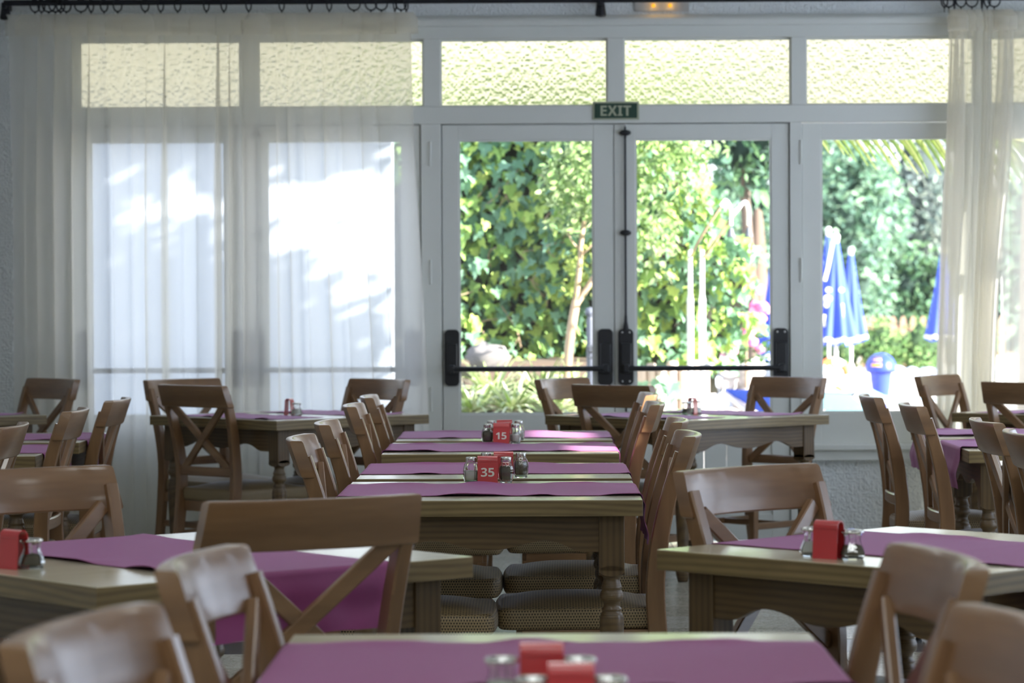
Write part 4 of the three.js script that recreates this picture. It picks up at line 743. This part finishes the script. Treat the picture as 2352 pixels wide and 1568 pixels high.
parasol(4.16, -39, 2.2, 'folded blue parasol with white printed emblem, in front of two others', 1.3, true);
parasol(4.27, -41, 2.34, 'tallest folded blue parasol, half hidden behind the door post', 1);
parasol(4.93, -44, 2.1, 'folded blue parasol standing behind the one with white emblem', 1.05);
parasol(6.36, -44, 2.1, 'folded blue parasol just showing beside the gathered curtain', 1.15);
parasol(2.58, -30, 2.05, 'folded blue parasol half hidden by the stile of the door', 1.0);
// litter bin, ring, loungers
{
  const t = thing('litter_bin', 'blue domed litter bin with a yellow flap', 'litter bin', [3.92, 0, -32]); t.scale.set(0.72, 0.85, 0.72);
  part('body', lathe([[0.0001, 0.05], [0.1, 0.05], [0.15, 0.36], [0.175, 0.54], [0.195, 0.56], [0.0001, 0.56]], 24), GM.plastic, t);
  part('dome', lathe([[0.0001, 0.56], [0.235, 0.56], [0.242, 0.58], [0.238, 0.63], [0.22, 0.69], [0.175, 0.75], [0.1, 0.795], [0.0001, 0.81]], 28), GM.plastic, t);
  part('flap', new THREE.SphereGeometry(0.245, 14, 8, 0.75, 0.75, 0.72, 0.62).translate(0, 0.575, 0), GM.yellow, t);
  part('rim', new THREE.TorusGeometry(0.215, 0.014, 8, 28).rotateX(Math.PI / 2).translate(0, 0.56, 0), M.black, t);
  part('foot', new THREE.CylinderGeometry(0.07, 0.12, 0.09, 16).translate(0, 0.025, 0), M.greyFoot ?? GM.grey, t);
}
{
  const t = thing('life_ring', 'orange and white life ring leaning by the parasol base', 'life ring', [4.08, 0.25, -38.66]); t.rotation.x = -0.2;
  for (let i = 0; i < 8; i++) { const g = new THREE.TorusGeometry(0.2, 0.055, 10, 8, Math.PI / 4); g.rotateZ(i * Math.PI / 4); part('segment', g, i % 2 ? M.white : GM.orange, t); }
}
const lounger0 = new THREE.Group(); lounger0.name = 'sun_lounger'; lounger0.userData = { category: 'sun lounger' };
{
  for (const s of [-0.3, 0.3]) { part('side_rail', tube([V(-0.95, 0.3, s), V(0.1, 0.3, s), V(0.35, 0.32, s), V(0.95, 0.72, s)], 0.025, 8), M.white, lounger0); for (const x of [-0.75, 0.3]) part('leg', box(0.04, 0.31, 0.04, x, 0.145, s, 0.005), M.white, lounger0); }
  const pts = []; for (let i = 0; i <= 14; i++) { const k = i / 14, x = -0.93 + k * 1.86; pts.push(V(x, x < 0.2 ? 0.315 : 0.315 + (x - 0.2) * 0.56, 0)); }
  part('sling', sweep(pts, [[0.29, -0.006], [0.29, 0.006], [-0.29, 0.006], [-0.29, -0.006]], V(0, 0, 1)), GM.sling, lounger0);
}
const lounger = (x, z, deg, label, mat) => { const o = copy(lounger0, label, [x, 0, z], deg * Math.PI / 180, 'sun loungers on the terrace'); if (mat) o.children.forEach((c) => { if (c.name === 'sling') c.material = mat; }); return o; };
lounger(2.38, -22.7, 222, 'deep blue sun lounger lying in front of the pale rock wall').scale.y = 0.82;
lounger(2.9, -22.1, 222, 'pale blue sun lounger just beside the door post, next to the deep blue one', GM.aqua).scale.y = 0.82;
lounger(3.3, -25.4, 176, 'pale blue sun lounger low in the casement window, parasol side', GM.aqua).scale.y = 0.9;
lounger(3.75, -28.5, 168, 'pale blue sun lounger low in the casement window, below the litter bin', GM.aqua).scale.y = 0.9;
// low hedge, fence, stones
function bush(name, label, x, y, z, rx, ry, rz, n, size, tints, trunk, bark = GM.darkBark, t0) {
  const t = t0 ?? thing(name, label, name === 'hedge' ? 'hedge' : 'tree', [x, 0, z]);
  const lumps = []; for (let i = 0; i < 16; i++) { const a = rr(0, 6.28), u = rr(-1, 1), w = Math.sqrt(1 - u * u); lumps.push([0.62 * w * Math.cos(a), 0.62 * u, 0.62 * w * Math.sin(a), rr(0.28, 0.5)]); }
  instanced('foliage', OVAL, GM.leaf(1, 1, 1, 0.35), n, (o) => { const l = lumps[Math.floor(rnd() * lumps.length)], a = rr(0, 6.28), u = rr(-1, 1), w = Math.sqrt(1 - u * u), r = l[3] * Math.pow(rnd(), 0.25); setLeaf(o, V(rx * (l[0] + r * w * Math.cos(a)), y + ry * (l[1] + r * u), rz * (l[2] + r * w * Math.sin(a))), size * rr(0.7, 1.4), rr(-2, 2), rr(-1.3, 0.8), rr(-3, 3)); }, t, tints);
  part('dark_core', blob(0.62, rx * 0.95, ry * 0.95, rz * 0.95, x, 0.5).translate(0, y, 0), std({ color: C(tints[0][0] * 0.25, tints[0][1] * 0.25, tints[0][2] * 0.3), roughness: 1 }), t);  // dark core, shade inside the crown put into its colour
  if (trunk) part('trunk', sweep([V(0, -0.05, 0), V(0.05, y * 0.4, 0), V(-0.03, y * 0.8, 0), V(0, y, 0)], [...Array(10)].map((_, i) => { const a = i / 10 * 6.283; return [trunk * Math.cos(a), trunk * Math.sin(a)]; }), V(1, 0, 0), 1.2), bark, t);
  return t;
}
reseed(555);
const COOL = [[0.17, 0.31, 0.2], [0.25, 0.39, 0.25], [0.12, 0.23, 0.17]], GREY = [[0.17, 0.23, 0.19], [0.27, 0.32, 0.27], [0.1, 0.15, 0.14]], DARK = [[0.06, 0.14, 0.09], [0.09, 0.2, 0.1], [0.15, 0.28, 0.12]], FRESH = [[0.15, 0.3, 0.09], [0.22, 0.38, 0.12], [0.3, 0.42, 0.15]];
{ const h = thing('hedge', 'low light green hedge behind the litter bin', 'hedge', [0, 0, 0]); for (const [x, r, s] of [[5.0, 0.5, 0.55], [5.7, 0.55, 0.6], [6.4, 0.6, 0.62], [7.1, 0.6, 0.6]]) { const b = bush('hedge', '', x, s * 0.75, -46.5, r, s, 0.5, 1100, 0.07, FRESH, 0, GM.darkBark, (() => { const g = new THREE.Group(); g.name = 'clump'; g.position.set(x, 0, -46.5); h.add(g); return g; })()); } }
{ const f = thing('picket_fence', 'weathered picket fence behind the low hedge', 'fence'); const s = new THREE.Shape(); s.moveTo(-0.055, 0); s.lineTo(0.055, 0); s.lineTo(0.055, 0.9); s.quadraticCurveTo(0.05, 0.98, 0, 1.02); s.quadraticCurveTo(-0.05, 0.98, -0.055, 0.9); const g = new THREE.ExtrudeGeometry(s, { depth: 0.022, bevelEnabled: false, curveSegments: 4 }); for (let i = 0; i < 18; i++) part('picket', g, GM.picket, f).position.set(5.2 + i * 0.17, -0.02, -49); for (const y of [0.3, 0.75]) part('rail', bx(5.1, 8.3, y, y + 0.07, -49.03, -49), GM.picket, f); }
{ const t = thing('stone_edging', 'row of white rounded stones at the foot of the hedge', 'stone edging'); for (let i = 0; i < 14; i++) part('stone', blob(rr(0.13, 0.2), 1.2, 0.8, 0.9, i, 0.3, 2).translate(4.6 + i * 0.24, 0.08, -45.3 + rr(-0.1, 0.1)), M.render, t); }
// trees
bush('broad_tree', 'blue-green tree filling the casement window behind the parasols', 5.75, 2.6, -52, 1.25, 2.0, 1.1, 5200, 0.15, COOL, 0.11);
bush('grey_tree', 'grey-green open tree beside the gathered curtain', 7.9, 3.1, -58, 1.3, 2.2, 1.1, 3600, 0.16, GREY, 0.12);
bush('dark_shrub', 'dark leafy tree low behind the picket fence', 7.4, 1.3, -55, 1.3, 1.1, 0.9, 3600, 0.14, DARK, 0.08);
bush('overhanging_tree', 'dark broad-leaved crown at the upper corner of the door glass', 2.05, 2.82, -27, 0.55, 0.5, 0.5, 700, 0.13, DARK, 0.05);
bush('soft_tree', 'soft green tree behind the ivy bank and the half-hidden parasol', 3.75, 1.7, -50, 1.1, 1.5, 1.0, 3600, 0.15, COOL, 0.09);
// palm behind the shower
{
  const t = thing('palm', 'palm with pale stubby trunk and stiff blades behind the garden shower', 'palm', [2.62, 0, -34]);
  part('trunk', lathe([[0.0001, 0], [0.12, 0], [0.11, 0.6], [0.1, 1.2], [0.12, 1.5], [0.1, 1.9], [0.06, 2.35], [0.0001, 2.4]], 14).translate(0.07, 0, 0), std({ color: C(0.13, 0.09, 0.065), roughness: 0.9 }), t);
  const mm = [GM.leaf(0.14, 0.28, 0.2), GM.leaf(0.25, 0.36, 0.14)]; reseed(61);
  for (let i = 0; i < 34; i++) { const a = rr(0, 6.28), up = rr(-0.4, 1.2), l = rr(0.5, 0.9), y = rr(1.5, 2.3), pts = []; for (let j = 0; j <= 5; j++) { const s = j / 5; pts.push(V(l * s * Math.cos(up) * Math.cos(a), y + l * s * Math.sin(up) - 0.15 * s * s, l * s * Math.cos(up) * Math.sin(a))); } part('blade', sweep(pts, (s) => { const w = 0.03 * (1 - s) + 0.003; return [[w, 0], [0, 0.003], [-w, 0], [0, -0.003]]; }, V(-Math.sin(a), 0, Math.cos(a)), 0.1), mm[i % 2], t); }
}
// palm frond hanging before the casement window
{
  const q = thing('fan_palm', 'palm whose yellow-green frond hangs across the upper corner of the casement window', 'palm'), z = -18.3; reseed(19);
  part('trunk', lathe([[0.0001, -0.05], [0.16, -0.05], [0.12, 0.8], [0.1, 1.8], [0.08, 2.3], [0.0001, 2.34]], 14).translate(3.25, 0, z), GM.bark, q);
  const t = new THREE.Group(); t.name = 'frond'; q.add(t);
  const rib = new THREE.CatmullRomCurve3([V(1.55, 2.5, z), V(2.0, 2.47, z), V(2.6, 2.42, z), V(3.25, 2.3, z)]); part('rib', new THREE.TubeGeometry(rib, 20, 0.012, 6), GM.leaf(0.4, 0.42, 0.15), t);
  const mats = [GM.leaf(0.4, 0.5, 0.14, 0.5), GM.leaf(0.5, 0.55, 0.22, 0.5), GM.leaf(0.3, 0.42, 0.12, 0.5)];
  for (let i = 0; i < 44; i++) { const s = i / 44, p = rib.getPointAt(s), l = (0.34 + 0.12 * Math.sin(s * 3.1)) * rr(0.85, 1.1), dx = rr(0.5, 0.75), dz = (i % 2 ? 1 : -1) * rr(0.05, 0.25); const pts = []; for (let j = 0; j <= 5; j++) { const k = j / 5; pts.push(V(p.x + l * dx * k, p.y - l * (0.55 * k + 0.3 * k * k) * (0.75 + 0.5 * s), p.z + l * dz * k)); } part('leaflet', sweep(pts, (k) => { const w = 0.014 * Math.sin(Math.PI * (0.25 + 0.72 * k)) + 0.001; return [[w, 0], [0, 0.002], [-w, 0], [0, -0.002]]; }, V(0.6, 0.7, 0.4), 0.1), mats[i % 3], t); }
}
// tree line that closes the garden
{
  const t = thing('tree_line', 'distant line of soft green trees closing the garden', 'trees'); t.userData.kind = 'stuff'; reseed(900);
  instanced('foliage', OVAL, GM.leaf(1, 1, 1, 0.35), 9000, (o) => { const x = rr(-8, 20), top = 4.2 + 0.9 * noise.noise(x * 0.5, 1, 2) + 0.4 * noise.noise(x * 1.7, 3, 2), y = rr(0, 1) * top; setLeaf(o, V(x, y, -66 + 0.8 * noise.noise(x, y, 4) + rr(-0.4, 0.4)), rr(0.22, 0.4), rr(-2, 2), rr(-1.2, 0.8), rr(-3, 3)); }, t, COOL);
  const s = new THREE.Shape(); s.moveTo(-9, -0.1); for (let i = 0; i <= 60; i++) { const x = -9 + i * 0.5; s.lineTo(x, 3.9 + 0.9 * noise.noise(x * 0.5, 1, 2) + 0.4 * noise.noise(x * 1.7, 3, 2)); } s.lineTo(21, -0.1); const e = new THREE.ExtrudeGeometry(s, { depth: 1, bevelEnabled: false }); e.translate(0, 0, -67.4); part('dark_inside', e, std({ color: C(0.03, 0.06, 0.045), roughness: 1 }), t);  // dark slab, shade behind the leaves put into its colour
}
// tree out of view, crown gaps shaped to dapple sun on the white wall
{
  reseed(1234);
  const t = thing('unseen_shade_tree', 'tree beside the terrace, outside the picture, that dapples the white garden wall', 'tree', [3.3, 0, -16.9]);
  // gaps of the crown, as the lit spots they leave on the wall: across, up, radius
  const gaps = [[1020, 310, 30], [1100, 380, 80], [1170, 450, 75], [930, 470, 65], [980, 560, 65], [840, 450, 40], [960, 720, 60], [1090, 680, 105], [1110, 790, 50], [730, 340, 25], [720, 440, 30], [720, 530, 35], [1520, 350, 60], [1520, 450, 70], [1640, 450, 75], [1730, 490, 50], [1860, 350, 65], [1920, 430, 50], [1530, 640, 65], [1650, 690, 55], [1700, 720, 55], [1820, 560, 60], [1940, 660, 105], [2050, 700, 70], [1880, 860, 85], [1980, 920, 70], [2090, 450, 55]].map(([x, y, r]) => [(x / 2.4 - 1226) / 331, 1.31 + (690 - 300 - y / 2.4) / 331, r / 2.4 / 331]);
  const onWall = (x, y, z) => { const k = (z + 19.6) / 0.42; return [x - 0.82 * k, y - 0.36 * k]; };
  instanced('foliage', OVAL, GM.leaf(0.08, 0.16, 0.05, 0.2), 6500, (o) => {
    let x, y, z, s, k = 0; do { z = rr(-0.42, 1.5); y = rr(0.9, 5.6); x = rr(-0.1, 0.1); s = rr(0.09, 0.17); k++; } while (k < 40 && (() => { const [a, b] = onWall(3.3 + x, y - s * 0.4, -16.9 + z); return gaps.some(([p, q, r]) => Math.hypot((a - p) * 0.8, b - q) < r + s * 0.42); })());
    setLeaf(o, V(x, y, z), s, Math.PI / 2 - 0.45 + rr(-0.6, 0.6), rr(-0.6, 0.3), rr(-3, 3)); }, t, [[1, 1, 1]]);
  part('trunk', new THREE.CylinderGeometry(0.07, 0.1, 4.5, 10).translate(0.2, 2.2, 0.3), GM.darkBark, t);
}
renderer.render(scene, camera);
